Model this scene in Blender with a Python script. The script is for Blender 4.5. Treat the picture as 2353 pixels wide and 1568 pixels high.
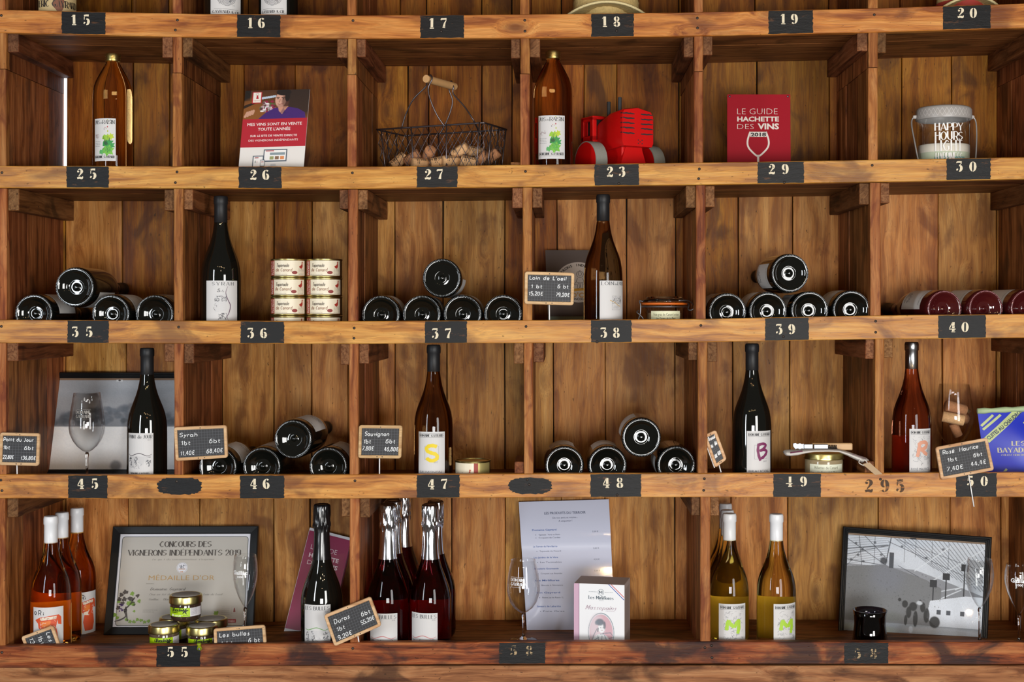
import bpy, math, random
import numpy as np
from mathutils import Vector, Matrix, noise as mnoise
from mathutils.geometry import tessellate_polygon
random.seed(7)
R_ = random.Random(11)
# ---------------------------------------------------------------- units
K = 0.0009            # metres per unit (one unit = one pixel of the photograph on the shelf front)
D = 3130.0            # camera distance to the shelf front, in units
CX, CY = 1292.0, 715.0
PI = math.pi
sc = bpy.context.scene
for o in list(bpy.data.objects): bpy.data.objects.remove(o)
# ---------------------------------------------------------------- camera, world, light, exposure
cam = bpy.data.objects.new('camera', bpy.data.cameras.new('camera'))
sc.collection.objects.link(cam); sc.camera = cam
cam.location = (0, -D * K, 0); cam.rotation_euler = (PI / 2, 0, 0)
cam.data.sensor_width = 36.0; cam.data.lens = D / 2353 * 36.0
cam.data.shift_x = (1176.5 - CX) / 2353; cam.data.shift_y = -(784.0 - CY) / 2353
cam.data.clip_start = 0.05
wd = bpy.data.worlds.new('world'); sc.world = wd; wd.use_nodes = True
wd.node_tree.nodes['Background'].inputs[0].default_value = (1.0, 0.86, 0.72, 1)
wd.node_tree.nodes['Background'].inputs[1].default_value = 0.055
def area(name, loc, target, sx, sy, power, col):
    l = bpy.data.lights.new(name, 'AREA'); l.shape = 'RECTANGLE'; l.size = sx; l.size_y = sy
    l.energy = power; l.color = col
    o = bpy.data.objects.new(name, l); sc.collection.objects.link(o); o.location = loc
    o.rotation_euler = (Vector(target) - Vector(loc)).to_track_quat('-Z', 'Y').to_euler(); return o
area('doorway_daylight', (1.45, -2.9, -0.20), (0.0, 0.1, -0.2), 0.75, 1.6, 38, (1.0, 0.985, 0.96))
area('window_daylight', (-1.9, -2.2, 0.05), (-0.2, 0.2, -0.1), 0.26, 1.3, 18, (0.85, 0.93, 1.0))
area('front_fill_daylight', (0.25, -4.6, -0.55), (0.0, 0.1, -0.15), 1.3, 0.8, 78, (1.0, 0.985, 0.96))  # unseen frontal fill, added to brighten the deep cells
for i, (bx, by, bz) in enumerate([(-0.9, -2.4, 1.0), (-0.45, -2.9, 1.15), (0.0, -2.5, 1.05), (0.5, -3.0, 1.2), (0.95, -2.5, 1.05), (0.25, -3.6, 1.0)]):
    l = bpy.data.lights.new('string_bulb', 'POINT'); l.energy = 5.0; l.color = (1.0, 0.66, 0.33); l.shadow_soft_size = 0.011
    o = bpy.data.objects.new('string_bulb', l); sc.collection.objects.link(o); o.location = (bx, by, bz)
sc.view_settings.view_transform = 'Standard'; sc.view_settings.look = 'None'
sc.view_settings.gamma = 1.0; sc.view_settings.use_curve_mapping = False
sc.view_settings.exposure = 0.35
# ---------------------------------------------------------------- geometry helpers
def W(px, py, d=0.0):
    s = 1 + d / D
    return Vector(((px - CX) * s, d, (CY - py) * s))
def link(o, parent=None):
    sc.collection.objects.link(o)
    if parent is not None: o.parent = parent
    return o
class MB:
    def __init__(s): s.v = []; s.f = []; s.m = []
    def add(s, vs, fs, mi=0):
        b = len(s.v); s.v += [tuple(v) for v in vs]; s.f += [tuple(b + i for i in f) for f in fs]; s.m += [mi] * len(fs); return s
    def box(s, a, b, mi=0, taper=None):
        x0, y0, z0 = a; x1, y1, z1 = b
        vs = [(x0,y0,z0),(x1,y0,z0),(x1,y1,z0),(x0,y1,z0),(x0,y0,z1),(x1,y0,z1),(x1,y1,z1),(x0,y1,z1)]
        return s.add(vs, [(0,3,2,1),(4,5,6,7),(0,1,5,4),(1,2,6,5),(2,3,7,6),(3,0,4,7)], mi)
    def bbox(s, a, b, r=1.0, mi=0):                      # box with chamfered long edges (all 12)
        x0, y0, z0 = a; x1, y1, z1 = b
        lo = [(x0,x1),(y0,y1),(z0,z1)]
        idx = {}; vs = []
        for sx in (0,1):
            for sy in (0,1):
                for sz in (0,1):
                    for ax in range(3):
                        p = [lo[0][sx], lo[1][sy], lo[2][sz]]
                        for k in range(3):
                            if k != ax: p[k] += r if (sx,sy,sz)[k] == 0 else -r
                        idx[(sx,sy,sz,ax)] = len(vs); vs.append(p)
        fs = []
        for ax in range(3):
            o1, o2 = (ax+1) % 3, (ax+2) % 3
            for sd in (0,1):
                q = []
                for (c1, c2) in ((0,0),(1,0),(1,1),(0,1)):
                    t = [0,0,0]; t[ax] = sd; t[o1] = c1; t[o2] = c2
                    q.append(idx[(*t, ax)])
                fs.append(q if sd else q[::-1])
        for ax in range(3):
            o1, o2 = (ax+1) % 3, (ax+2) % 3
            for c1 in (0,1):
                for c2 in (0,1):
                    a_ = [0,0,0]; b_ = [0,0,0]; a_[ax] = 0; b_[ax] = 1; a_[o1] = b_[o1] = c1; a_[o2] = b_[o2] = c2
                    fs.append((idx[(*a_, o1)], idx[(*b_, o1)], idx[(*b_, o2)], idx[(*a_, o2)]))
        for sx in (0,1):
            for sy in (0,1):
                for sz in (0,1): fs.append(tuple(idx[(sx,sy,sz,a)] for a in range(3)))
        return s.add(vs, fs, mi)
    def lathe(s, prof, n=32, mi=0, c=(0,0,0), fn=None, caps=True, a0=0.0, a1=2*PI):
        full = abs(a1 - a0 - 2*PI) < 1e-6
        cols = n if full else n + 1
        vs = []
        for (r, h) in prof:
            for k in range(cols):
                a = a0 + (a1 - a0) * k / n
                rr = r if fn is None else fn(r, h, a)
                vs.append((c[0] + rr*math.cos(a), c[1] + rr*math.sin(a), c[2] + h))
        fs = []
        for i in range(len(prof)-1):
            for k in range(n):
                k2 = (k+1) % cols if full else k+1
                fs.append((i*cols+k, i*cols+k2, (i+1)*cols+k2, (i+1)*cols+k))
        if full and caps:
            if prof[0][0] > 1e-4: fs.append(tuple(range(cols))[::-1])
            if prof[-1][0] > 1e-4: fs.append(tuple((len(prof)-1)*cols+k for k in range(cols)))
        return s.add(vs, fs, mi)
    def tube(s, pts, r, n=6, mi=0, closed=False):
        pts = [Vector(p) for p in pts]; m = len(pts); vs = []; fs = []
        rr = r if isinstance(r, (list, tuple)) else [r]*m
        up = None
        for i, p in enumerate(pts):
            if closed: t = pts[(i+1) % m] - pts[i-1]
            else: t = (pts[min(i+1, m-1)] - pts[max(i-1, 0)])
            t.normalize()
            if up is None:
                up = Vector((0,0,1)) if abs(t.z) < .9 else Vector((1,0,0))
            a = t.cross(up); a.normalize(); b = a.cross(t); b.normalize(); up = b
            for k in range(n):
                an = 2*PI*k/n; q = p + a*math.cos(an)*rr[i] + b*math.sin(an)*rr[i]; vs.append(q)
        for i in range(m if closed else m-1):
            j = (i+1) % m
            for k in range(n): fs.append((i*n+k, i*n+(k+1) % n, j*n+(k+1) % n, j*n+k))
        if not closed: fs.append(tuple(range(n))[::-1]); fs.append(tuple((m-1)*n+k for k in range(n)))
        return s.add(vs, fs, mi)
    def loft(s, loops, mi=0, cap0=True, cap1=True, close=False):
        n = len(loops[0]); vs = [p for l in loops for p in l]; fs = []
        m = len(loops)
        for i in range(m if close else m-1):
            j = (i+1) % m
            for k in range(n): fs.append((i*n+k, i*n+(k+1) % n, j*n+(k+1) % n, j*n+k))
        if not close and cap0: fs.append(tuple(range(n))[::-1])
        if not close and cap1: fs.append(tuple((m-1)*n+k for k in range(n)))
        return s.add(vs, fs, mi)
    def mesh(s, name, mats, smooth=False):
        me = bpy.data.meshes.new(name)
        me.from_pydata([(a*K, b*K, c*K) for a, b, c in s.v], [], s.f)
        for m in (mats if isinstance(mats, (list, tuple)) else [mats]): me.materials.append(m)
        if any(s.m): me.polygons.foreach_set('material_index', s.m)
        if smooth is True: me.polygons.foreach_set('use_smooth', [True]*len(s.f))
        me.update()
        if smooth == 'auto':
            me.polygons.foreach_set('use_smooth', [True]*len(s.f))
            try: me.set_sharp_from_angle(angle=math.radians(38))
            except Exception: pass
        return me
    def build(s, name, mats, parent=None, smooth=False):
        return link(bpy.data.objects.new(name, s.mesh(name, mats, smooth)), parent)
def fix_normals(o):
    import bmesh
    b = bmesh.new(); b.from_mesh(o.data); bmesh.ops.recalc_face_normals(b, faces=b.faces); b.to_mesh(o.data); b.free(); return o
def tag(o, label, cat, group=None):
    o['label'] = label; o['category'] = cat
    if group: o['group'] = group
    return o
def thing(name, label, cat, loc=(0,0,0), rot=None, group=None):
    o = bpy.data.objects.new(name, None); link(o); o.empty_display_size = 0.02
    o.location = Vector(loc) * K
    if rot is not None: o.rotation_euler = rot
    return tag(o, label, cat, group)
def inst(name, me, parent): return link(bpy.data.objects.new(name, me), parent)
def interp(tab, x):
    if x <= tab[0][0]:
        (a, b), (c, d) = tab[0], tab[1]
    elif x >= tab[-1][0]:
        (a, b), (c, d) = tab[-2], tab[-1]
    else:
        for i in range(len(tab)-1):
            if tab[i][0] <= x <= tab[i+1][0]: (a, b), (c, d) = tab[i], tab[i+1]; break
    return b + (d-b)*(x-a)/(c-a)
# ---------------------------------------------------------------- materials
def lin(h):
    if isinstance(h, str):
        h = h.lstrip('#'); c = [int(h[i:i+2], 16)/255 for i in (0, 2, 4)]
    else: c = h
    return tuple((x/12.92 if x <= 0.04045 else ((x+0.055)/1.055)**2.4) for x in c)
_mc = {}
def mat(col, rough=0.5, metal=0.0, spec=0.5, coat=0.0, name=None, noise=0.0, bump=0.0, nscale=0.05):
    key = (col if isinstance(col, str) else tuple(col), rough, metal, spec, coat, noise, bump, nscale)
    if key in _mc: return _mc[key]
    m = bpy.data.materials.new(name or 'paint'); m.use_nodes = True
    nt = m.node_tree; p = nt.nodes['Principled BSDF']
    c = lin(col)
    p.inputs['Base Color'].default_value = (*c, 1); p.inputs['Roughness'].default_value = rough
    p.inputs['Metallic'].default_value = metal; p.inputs['Specular IOR Level'].default_value = spec
    p.inputs['Coat Weight'].default_value = coat; p.inputs['Coat Roughness'].default_value = 0.05
    if noise or bump:
        tc = nt.nodes.new('ShaderNodeTexCoord'); n = nt.nodes.new('ShaderNodeTexNoise')
        n.inputs['Scale'].default_value = nscale/K; n.inputs['Detail'].default_value = 4
        nt.links.new(tc.outputs['Object'], n.inputs['Vector'])
        if noise:
            mx = nt.nodes.new('ShaderNodeMix'); mx.data_type = 'RGBA'
            mx.inputs[6].default_value = (*[x*(1-noise) for x in c], 1); mx.inputs[7].default_value = (*[min(1, x*(1+noise)) for x in c], 1)
            nt.links.new(n.outputs['Fac'], mx.inputs[0]); nt.links.new(mx.outputs[2], p.inputs['Base Color'])
        if bump:
            b = nt.nodes.new('ShaderNodeBump'); b.inputs['Strength'].default_value = bump; b.inputs['Distance'].default_value = 2*K
            nt.links.new(n.outputs['Fac'], b.inputs['Height']); nt.links.new(b.outputs['Normal'], p.inputs['Normal'])
    _mc[key] = m; return m
def wood(name, axis, c0, c1, c2, rough=0.45, blotch=0.5, blotch_col=(0.03,0.012,0.004), fiber=0.35, knots=0.5, coat=0.0, ring=1.0, vary=0.25, bump=0.25, bscale=0.0075, bl_lo=0.5, bl_hi=0.68, spec=0.18):
    m = bpy.data.materials.new(name); m.use_nodes = True; nt = m.node_tree; N = nt.nodes; L = nt.links
    p = N['Principled BSDF']
    def nd(t, **kw):
        n = N.new(t)
        for k, v in kw.items(): setattr(n, k, v)
        return n
    tc = nd('ShaderNodeTexCoord'); oi = nd('ShaderNodeObjectInfo')
    v0 = nd('ShaderNodeVectorMath', operation='SCALE'); v0.inputs[3].default_value = 1/K; L.new(tc.outputs['Object'], v0.inputs[0])
    off = nd('ShaderNodeVectorMath', operation='SCALE'); off.inputs[0].default_value = (5310, 3170, 7130); L.new(oi.outputs['Random'], off.inputs[3])
    v1 = nd('ShaderNodeVectorMath', operation='ADD'); L.new(v0.outputs[0], v1.inputs[0]); L.new(off.outputs[0], v1.inputs[1])
    # reorder so the grain runs along X
    sep = nd('ShaderNodeSeparateXYZ'); L.new(v1.outputs[0], sep.inputs[0]); cmb = nd('ShaderNodeCombineXYZ')
    order = {'X': (0, 1, 2), 'Y': (1, 0, 2), 'Z': (2, 0, 1)}[axis]
    for i, k in enumerate(order): L.new(sep.outputs[k], cmb.inputs[i])
    def scaled(sv, src=None):
        n = nd('ShaderNodeVectorMath', operation='MULTIPLY'); n.inputs[1].default_value = sv; L.new((src or cmb).outputs[0], n.inputs[0]); return n
    def math_(op, a, b=None, clamp=False):
        n = nd('ShaderNodeMath', operation=op); n.use_clamp = clamp
        for i, x in enumerate((a, b)):
            if x is None: continue
            if isinstance(x, (int, float)): n.inputs[i].default_value = x
            else: L.new(x, n.inputs[i])
        return n.outputs[0]
    # knots
    vor = nd('ShaderNodeTexVoronoi'); vor.inputs['Scale'].default_value = 1.0; L.new(scaled((0.0048, 0.0105, 0.0105)).outputs[0], vor.inputs['Vector'])
    kd = vor.outputs['Distance']
    mr = nd('ShaderNodeMapRange'); mr.interpolation_type = 'SMOOTHSTEP'; mr.inputs['From Min'].default_value = 0.03; mr.inputs['From Max'].default_value = 0.30
    mr.inputs['To Min'].default_value = 1; mr.inputs['To Max'].default_value = 0; L.new(kd, mr.inputs['Value'])
    selk = math_('GREATER_THAN', None, 0.45); sepc = nd('ShaderNodeSeparateColor'); L.new(vor.outputs['Color'], sepc.inputs[0]); L.new(sepc.outputs[0], selk.node.inputs[0])
    knot = math_('MULTIPLY', mr.outputs[0], selk)
    # low frequency wobble added across the grain
    nw = nd('ShaderNodeTexNoise'); nw.inputs['Scale'].default_value = 1.0; nw.inputs['Detail'].default_value = 2; L.new(scaled((0.005, 0.018, 0.018)).outputs[0], nw.inputs['Vector'])
    wob = math_('MULTIPLY', nw.outputs['Fac'], 34.0); wob2 = math_('ADD', wob, math_('MULTIPLY', knot, 26.0*knots))
    cmb2 = nd('ShaderNodeCombineXYZ'); s2 = nd('ShaderNodeSeparateXYZ'); L.new(cmb.outputs[0], s2.inputs[0])
    L.new(s2.outputs[0], cmb2.inputs[0]); L.new(math_('ADD', s2.outputs[1], wob2), cmb2.inputs[1]); L.new(math_('ADD', s2.outputs[2], wob2), cmb2.inputs[2])
    n1 = nd('ShaderNodeTexNoise'); n1.inputs['Scale'].default_value = 1.0; n1.inputs['Detail'].default_value = 5; n1.inputs['Roughness'].default_value = 0.6
    L.new(scaled((0.0035, 0.075*ring, 0.075*ring), cmb2).outputs[0], n1.inputs['Vector'])
    n2 = nd('ShaderNodeTexNoise'); n2.inputs['Scale'].default_value = 1.0; n2.inputs['Detail'].default_value = 3
    L.new(scaled((0.012, 0.42, 0.42), cmb2).outputs[0], n2.inputs['Vector'])
    n3 = nd('ShaderNodeTexNoise'); n3.inputs['Scale'].default_value = 1.0; n3.inputs['Detail'].default_value = 5; n3.inputs['Distortion'].default_value = 0.6
    L.new(scaled((bscale, bscale*1.9, bscale*1.9)).outputs[0], n3.inputs['Vector'])
    n4 = nd('ShaderNodeTexNoise'); n4.inputs['Scale'].default_value = 1.0; n4.inputs['Detail'].default_value = 2
    L.new(scaled((0.08, 0.17, 0.17)).outputs[0], n4.inputs['Vector'])
    cr = nd('ShaderNodeValToRGB'); L.new(n1.outputs['Fac'], cr.inputs[0])
    e = cr.color_ramp.elements; e[0].position = 0.34; e[0].color = (*c0, 1); e[1].position = 0.66; e[1].color = (*c2, 1)
    em = e.new(0.48); em.color = (*c1, 1)
    def mix(fac, a, b, mode='MIX'):
        n = nd('ShaderNodeMix'); n.data_type = 'RGBA'; n.blend_type = mode
        if isinstance(fac, float): n.inputs[0].default_value = fac
        else: L.new(fac, n.inputs[0])
        for i, x in ((6, a), (7, b)):
            if isinstance(x, tuple): n.inputs[i].default_value = (*x, 1)
            else: L.new(x, n.inputs[i])
        return n.outputs[2]
    col = cr.outputs[0]
    # fibre
    f1 = nd('ShaderNodeMapRange'); f1.inputs['From Min'].default_value = 0.3; f1.inputs['From Max'].default_value = 0.62; f1.inputs['To Min'].default_value = fiber; f1.inputs['To Max'].default_value = 0.0
    L.new(n2.outputs['Fac'], f1.inputs['Value'])
    col = mix(f1.outputs[0], col, tuple(x*0.55 for x in c0))
    b1 = nd('ShaderNodeMapRange'); b1.interpolation_type = 'SMOOTHSTEP'; b1.inputs['From Min'].default_value = bl_lo; b1.inputs['From Max'].default_value = bl_hi; b1.inputs['To Max'].default_value = blotch
    L.new(n3.outputs['Fac'], b1.inputs['Value'])
    col = mix(b1.outputs[0], col, blotch_col)
    kk = math_('MULTIPLY', math_('POWER', knot, 2.2), knots, True)
    col = mix(kk, col, tuple(x*0.55 for x in c0))
    # dark specks
    sp = nd('ShaderNodeMapRange'); sp.inputs['From Min'].default_value = 0.70; sp.inputs['From Max'].default_value = 0.76; sp.inputs['To Max'].default_value = 0.6
    L.new(n4.outputs['Fac'], sp.inputs['Value'])
    col = mix(sp.outputs[0], col, (0.012, 0.006, 0.003))
    hs = nd('ShaderNodeHueSaturation'); L.new(col, hs.inputs['Color'])
    vr = nd('ShaderNodeMapRange'); vr.inputs['To Min'].default_value = 1-vary; vr.inputs['To Max'].default_value = 1+vary; L.new(oi.outputs['Random'], vr.inputs['Value'])
    L.new(vr.outputs[0], hs.inputs['Value'])
    hr = math_('FRACT', math_('MULTIPLY', oi.outputs['Random'], 17.31)); h2 = nd('ShaderNodeMapRange'); h2.inputs['To Min'].default_value = 0.492; h2.inputs['To Max'].default_value = 0.508
    L.new(hr, h2.inputs['Value']); L.new(h2.outputs[0], hs.inputs['Hue'])
    L.new(hs.outputs[0], p.inputs['Base Color'])
    rr = nd('ShaderNodeMapRange'); rr.inputs['To Min'].default_value = rough-0.12; rr.inputs['To Max'].default_value = rough+0.18; L.new(n2.outputs['Fac'], rr.inputs['Value']); L.new(rr.outputs[0], p.inputs['Roughness'])
    p.inputs['Specular IOR Level'].default_value = spec; p.inputs['Coat Weight'].default_value = coat; p.inputs['Coat Roughness'].default_value = 0.25
    hsum = math_('ADD', n1.outputs['Fac'], math_('MULTIPLY', n2.outputs['Fac'], 0.6)); hsum = math_('SUBTRACT', hsum, math_('MULTIPLY', sp.outputs[0], 0.8))
    bp = nd('ShaderNodeBump'); bp.inputs['Strength'].default_value = bump; bp.inputs['Distance'].default_value = 2.2*K
    L.new(hsum, bp.inputs['Height']); L.new(bp.outputs['Normal'], p.inputs['Normal'])
    return m
M = {}
M['rail'] = wood('varnished_pine', 'X', (0.25,0.070,0.010), (0.55,0.21,0.035), (0.72,0.35,0.085), rough=0.42, blotch=0.72, blotch_col=(0.13,0.036,0.008), coat=0.03, spec=0.3, knots=0.9, vary=0.06, ring=0.8, bump=0.3)
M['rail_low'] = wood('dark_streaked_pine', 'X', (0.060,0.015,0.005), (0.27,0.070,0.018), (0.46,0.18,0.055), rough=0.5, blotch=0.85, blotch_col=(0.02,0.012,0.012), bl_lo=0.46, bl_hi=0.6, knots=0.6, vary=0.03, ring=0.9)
M['plinth'] = wood('weathered_pine', 'X', (0.16,0.06,0.02), (0.34,0.15,0.055), (0.46,0.24,0.10), rough=0.55, blotch=0.8, blotch_col=(0.035,0.014,0.007), vary=0.03)
M['back'] = wood('stained_back_plank', 'Z', (0.26,0.090,0.016), (0.44,0.185,0.042), (0.58,0.29,0.085), rough=0.5, blotch=0.7, blotch_col=(0.14,0.042,0.009), fiber=0.45, knots=0.8, vary=0.22, ring=0.6, bump=0.25)
M['back_warm_dim'] = wood('dimmed_varnished_back_plank', 'Z', (0.135,0.036,0.003), (0.265,0.086,0.007), (0.36,0.145,0.017), rough=0.5, blotch=0.8, blotch_col=(0.07,0.020,0.004), fiber=0.5, knots=0.75, vary=0.2, ring=0.6, bump=0.25)  # orange varnish tone, with the dimness of the upper rows put into the colour
M['side'] = wood('dark_red_stained_plank', 'Z', (0.09,0.024,0.007), (0.22,0.066,0.018), (0.36,0.13,0.042), rough=0.5, blotch=0.6, blotch_col=(0.022,0.009,0.005), vary=0.28, ring=0.9)
M['post'] = wood('worn_post_edge', 'Z', (0.15,0.038,0.008), (0.34,0.12,0.030), (0.47,0.21,0.068), rough=0.55, blotch=0.75, blotch_col=(0.15,0.035,0.012), bscale=0.014, vary=0.12, ring=1.0)
M['board'] = wood('dark_shelf_board', 'X', (0.09,0.027,0.008), (0.20,0.066,0.018), (0.30,0.115,0.036), rough=0.5, blotch=0.7, vary=0.15)
M['cleat'] = wood('dark_cleat', 'Y', (0.06,0.017,0.006), (0.17,0.054,0.016), (0.27,0.10,0.035), rough=0.6, blotch=0.7, vary=0.22)
M['endgrain'] = wood('cleat_end_grain', 'Y', (0.10,0.038,0.014), (0.19,0.082,0.032), (0.27,0.13,0.055), rough=0.7, blotch=0.5, vary=0.25, ring=2.2)
def paint_mat(name, col, under, thr, rough=0.45, scale=0.05, seed=0.0):
    m = bpy.data.materials.new(name); m.use_nodes = True; nt = m.node_tree; N = nt.nodes; L = nt.links; p = N['Principled BSDF']
    tc = N.new('ShaderNodeTexCoord'); oi = N.new('ShaderNodeObjectInfo'); mp = N.new('ShaderNodeMapping'); mp.inputs['Scale'].default_value = (scale*0.45/K, scale/K, scale*1.6/K)
    cb = N.new('ShaderNodeCombineXYZ'); ml = N.new('ShaderNodeMath'); ml.operation = 'MULTIPLY'; ml.inputs[1].default_value = 91.0
    L.new(oi.outputs['Random'], ml.inputs[0]); L.new(ml.outputs[0], cb.inputs[1]); L.new(cb.outputs[0], mp.inputs['Location'])
    n = N.new('ShaderNodeTexNoise'); n.inputs['Scale'].default_value = 1; n.inputs['Detail'].default_value = 8; n.inputs['Roughness'].default_value = 0.7
    L.new(tc.outputs['Object'], mp.inputs[0]); L.new(mp.outputs[0], n.inputs['Vector'])
    r = N.new('ShaderNodeMapRange'); r.inputs['From Min'].default_value = thr; r.inputs['From Max'].default_value = thr+0.05; L.new(n.outputs['Fac'], r.inputs['Value'])
    mx = N.new('ShaderNodeMix'); mx.data_type = 'RGBA'; mx.inputs[6].default_value = (*lin(col), 1); mx.inputs[7].default_value = (*lin(under), 1)
    L.new(r.outputs[0], mx.inputs[0]); L.new(mx.outputs[2], p.inputs['Base Color']); p.inputs['Roughness'].default_value = rough; p.inputs['Specular IOR Level'].default_value = 0.28
    b = N.new('ShaderNodeBump'); b.inputs['Strength'].default_value = 0.5; b.inputs['Distance'].default_value = 2*K; L.new(n.outputs['Fac'], b.inputs['Height']); L.new(b.outputs['Normal'], p.inputs['Normal'])
    return m
M['black_paint'] = paint_mat('worn_black_paint', '#0b0b0d', '#4a2e1a', 0.60, rough=0.5)
M['cream_paint'] = paint_mat('worn_cream_paint', '#e4d8bd', '#3a332c', 0.60, rough=0.6, scale=0.12)
M['cream_faint'] = paint_mat('mostly_worn_cream_paint', '#b79d78', '#26241f', 0.47, rough=0.6, scale=0.16)
M['dark_stencil'] = paint_mat('faded_dark_stencil', '#4b3624', '#9a6436', 0.56, rough=0.6, scale=0.12)
def emis(name, col, s):
    m = bpy.data.materials.new(name); m.use_nodes = True; p = m.node_tree.nodes['Principled BSDF']
    p.inputs['Emission Color'].default_value = (*col, 1); p.inputs['Emission Strength'].default_value = s; p.inputs['Base Color'].default_value = (.8,.8,.8,1); return m
def glass(name, col, ior=1.45, rough=0.0):
    m = bpy.data.materials.new(name); m.use_nodes = True; p = m.node_tree.nodes['Principled BSDF']
    p.inputs['Base Color'].default_value = (*col, 1); p.inputs['Transmission Weight'].default_value = 1; p.inputs['IOR'].default_value = ior
    p.inputs['Roughness'].default_value = rough; return m
def thin_glass(name, tint=(0.97,0.98,0.98), base=0.05, edge=0.75, pwr=2.6):
    m = bpy.data.materials.new(name); m.use_nodes = True; nt = m.node_tree; N = nt.nodes; L = nt.links
    for n in list(N): N.remove(n)
    out = N.new('ShaderNodeOutputMaterial'); t = N.new('ShaderNodeBsdfTransparent'); t.inputs[0].default_value = (*tint, 1)
    g = N.new('ShaderNodeBsdfGlossy'); g.inputs['Roughness'].default_value = 0.015; g.inputs[0].default_value = (1,1,1,1)
    lw = N.new('ShaderNodeLayerWeight'); lw.inputs[0].default_value = 0.5; pw = N.new('ShaderNodeMath'); pw.operation = 'POWER'; pw.inputs[1].default_value = pwr
    L.new(lw.outputs['Facing'], pw.inputs[0]); r = N.new('ShaderNodeMapRange'); r.inputs['To Min'].default_value = base; r.inputs['To Max'].default_value = edge
    L.new(pw.outputs[0], r.inputs['Value']); mx = N.new('ShaderNodeMixShader'); L.new(r.outputs[0], mx.inputs[0]); L.new(t.outputs[0], mx.inputs[1]); L.new(g.outputs[0], mx.inputs[2]); L.new(mx.outputs[0], out.inputs[0])
    return m
M['dark_glass'] = mat((0.055,0.06,0.05), rough=0.035, spec=0.9, name='near_black_bottle_glass')
M['brown_glass'] = glass_brown = None
M['wine_red_glass'] = mat((0.26,0.07,0.075), rough=0.04, spec=0.9, name='dark_rose_bottle_glass')
M['capsule_black'] = mat('#1d1d1f', rough=0.45, spec=0.3)
M['capsule_white'] = mat('#e4e6ea', rough=0.35)
M['silver'] = mat('#cfd0d4', rough=0.22, metal=1.0)
M['foil'] = mat('#d8dade', rough=0.16, metal=1.0)
M['black_foil'] = mat('#141416', rough=0.22, spec=0.8)
M['gold'] = mat('#cdbd7c', rough=0.3, metal=1.0)
M['steel'] = mat('#8f9298', rough=0.42, metal=1.0)
M['wire'] = mat('#6d6568', rough=0.35, metal=0.9)
M['thin'] = thin_glass('clear_wine_glass', (0.985,0.99,0.99), 0.022, 0.9, 2.8)
M['solid'] = glass('solid_clear_glass', (0.99,0.99,0.99), 1.5)
M['pane'] = thin_glass('picture_glass', (0.98,0.98,0.98), base=0.05, edge=0.6)
M['smoke'] = thin_glass('smoked_tumbler_glass', (0.22,0.2,0.24), base=0.07, edge=0.6)
M['brown_glass'] = glass('brown_bottle_glass', (0.23,0.12,0.042), 1.36)
M['juice'] = glass('amber_juice', (0.82,0.51,0.19), 1.34)
M['juice_dark'] = glass('dark_amber_juice', (0.78,0.45,0.16), 1.34)
M['ori_wine'] = glass('orange_wine', (0.84,0.44,0.09), 1.34)
M['bulles_wine'] = glass('sparkling_rose_wine', (0.40,0.035,0.05), 1.34)
M['white_wine'] = glass('pale_gold_wine', (0.90,0.78,0.33), 1.34)
M['rose_wine'] = glass('rose_wine', (0.76,0.28,0.16), 1.34)
M['slate'] = mat('#2b2b2e', rough=0.6, noise=0.15, nscale=0.1)
M['pale_wood'] = wood('pale_frame_wood', 'X', (0.50,0.28,0.13), (0.66,0.42,0.22), (0.74,0.52,0.30), rough=0.5, blotch=0.1, vary=0.08, knots=0.0, bump=0.1)
M['cork'] = mat((0.84,0.66,0.47), rough=0.85, noise=0.35, bump=0.5, nscale=0.25, name='cork')
M['cork_dark'] = mat((0.68,0.47,0.32), rough=0.85, noise=0.35, bump=0.5, nscale=0.25, name='darker_cork')
M['straw'] = mat('#c9ae72', rough=0.8, noise=0.3, bump=0.8, nscale=0.2)
M['blackframe'] = mat('#0f1012', rough=0.4, spec=0.35)
# ---------------------------------------------------------------- the shelving unit
RT = [[(0,22),(400,31),(800,35),(1215,33),(1600,28),(2000,19),(2353,8)],
      [(0,381),(400,382),(800,383.5),(1215,379),(1600,374),(2000,368),(2353,361)],
      [(0,735),(400,737),(800,738.5),(1215,736),(1600,733.5),(2000,725.6),(2353,722)],
      [(0,1091),(400,1092),(800,1091.5),(1215,1089),(1600,1088),(2000,1088),(2353,1086)],
      [(0,1485),(400,1483),(800,1478),(1215,1476),(1600,1475),(2353,1477)]]
RH = [[(0,53),(2353,56)], [(0,51),(2353,51)], [(0,54),(800,52),(2353,55)], [(0,55),(1600,55),(2353,57)], [(0,51),(2353,51)]]
LIP = 32.0
def rt(r, px): return interp(RT[r], px)
def floor_z(r, X):
    if r < 0: return CY + 330.0
    return CY - (rt(r, X + CX) + LIP)
def under_z(r, X): return floor_z(r-1, X) - (20 if r > 0 else 0)       # underside of the shelf above row r
def place(px, r, d):
    x = (px - CX) * (1 + d/D); return Vector((x, d, floor_z(r, x)))
DEPTH = 367.0
X0, X1 = -1292-140, 1180.0
unit = thing('pigeonhole_shelving', 'tall wooden pigeonhole shelving with stencilled numbers on its front rails filling the picture', 'shelves', (0, 180, CY-1620))
UO = Vector((0, 180, CY-1620))
def part(mb, name, mats, parent=unit, smooth=False, org=UO):
    mb.v = [(a-org.x, b-org.y, c-org.z) for a, b, c in mb.v]
    return mb.build(name, mats, parent, smooth)
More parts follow.
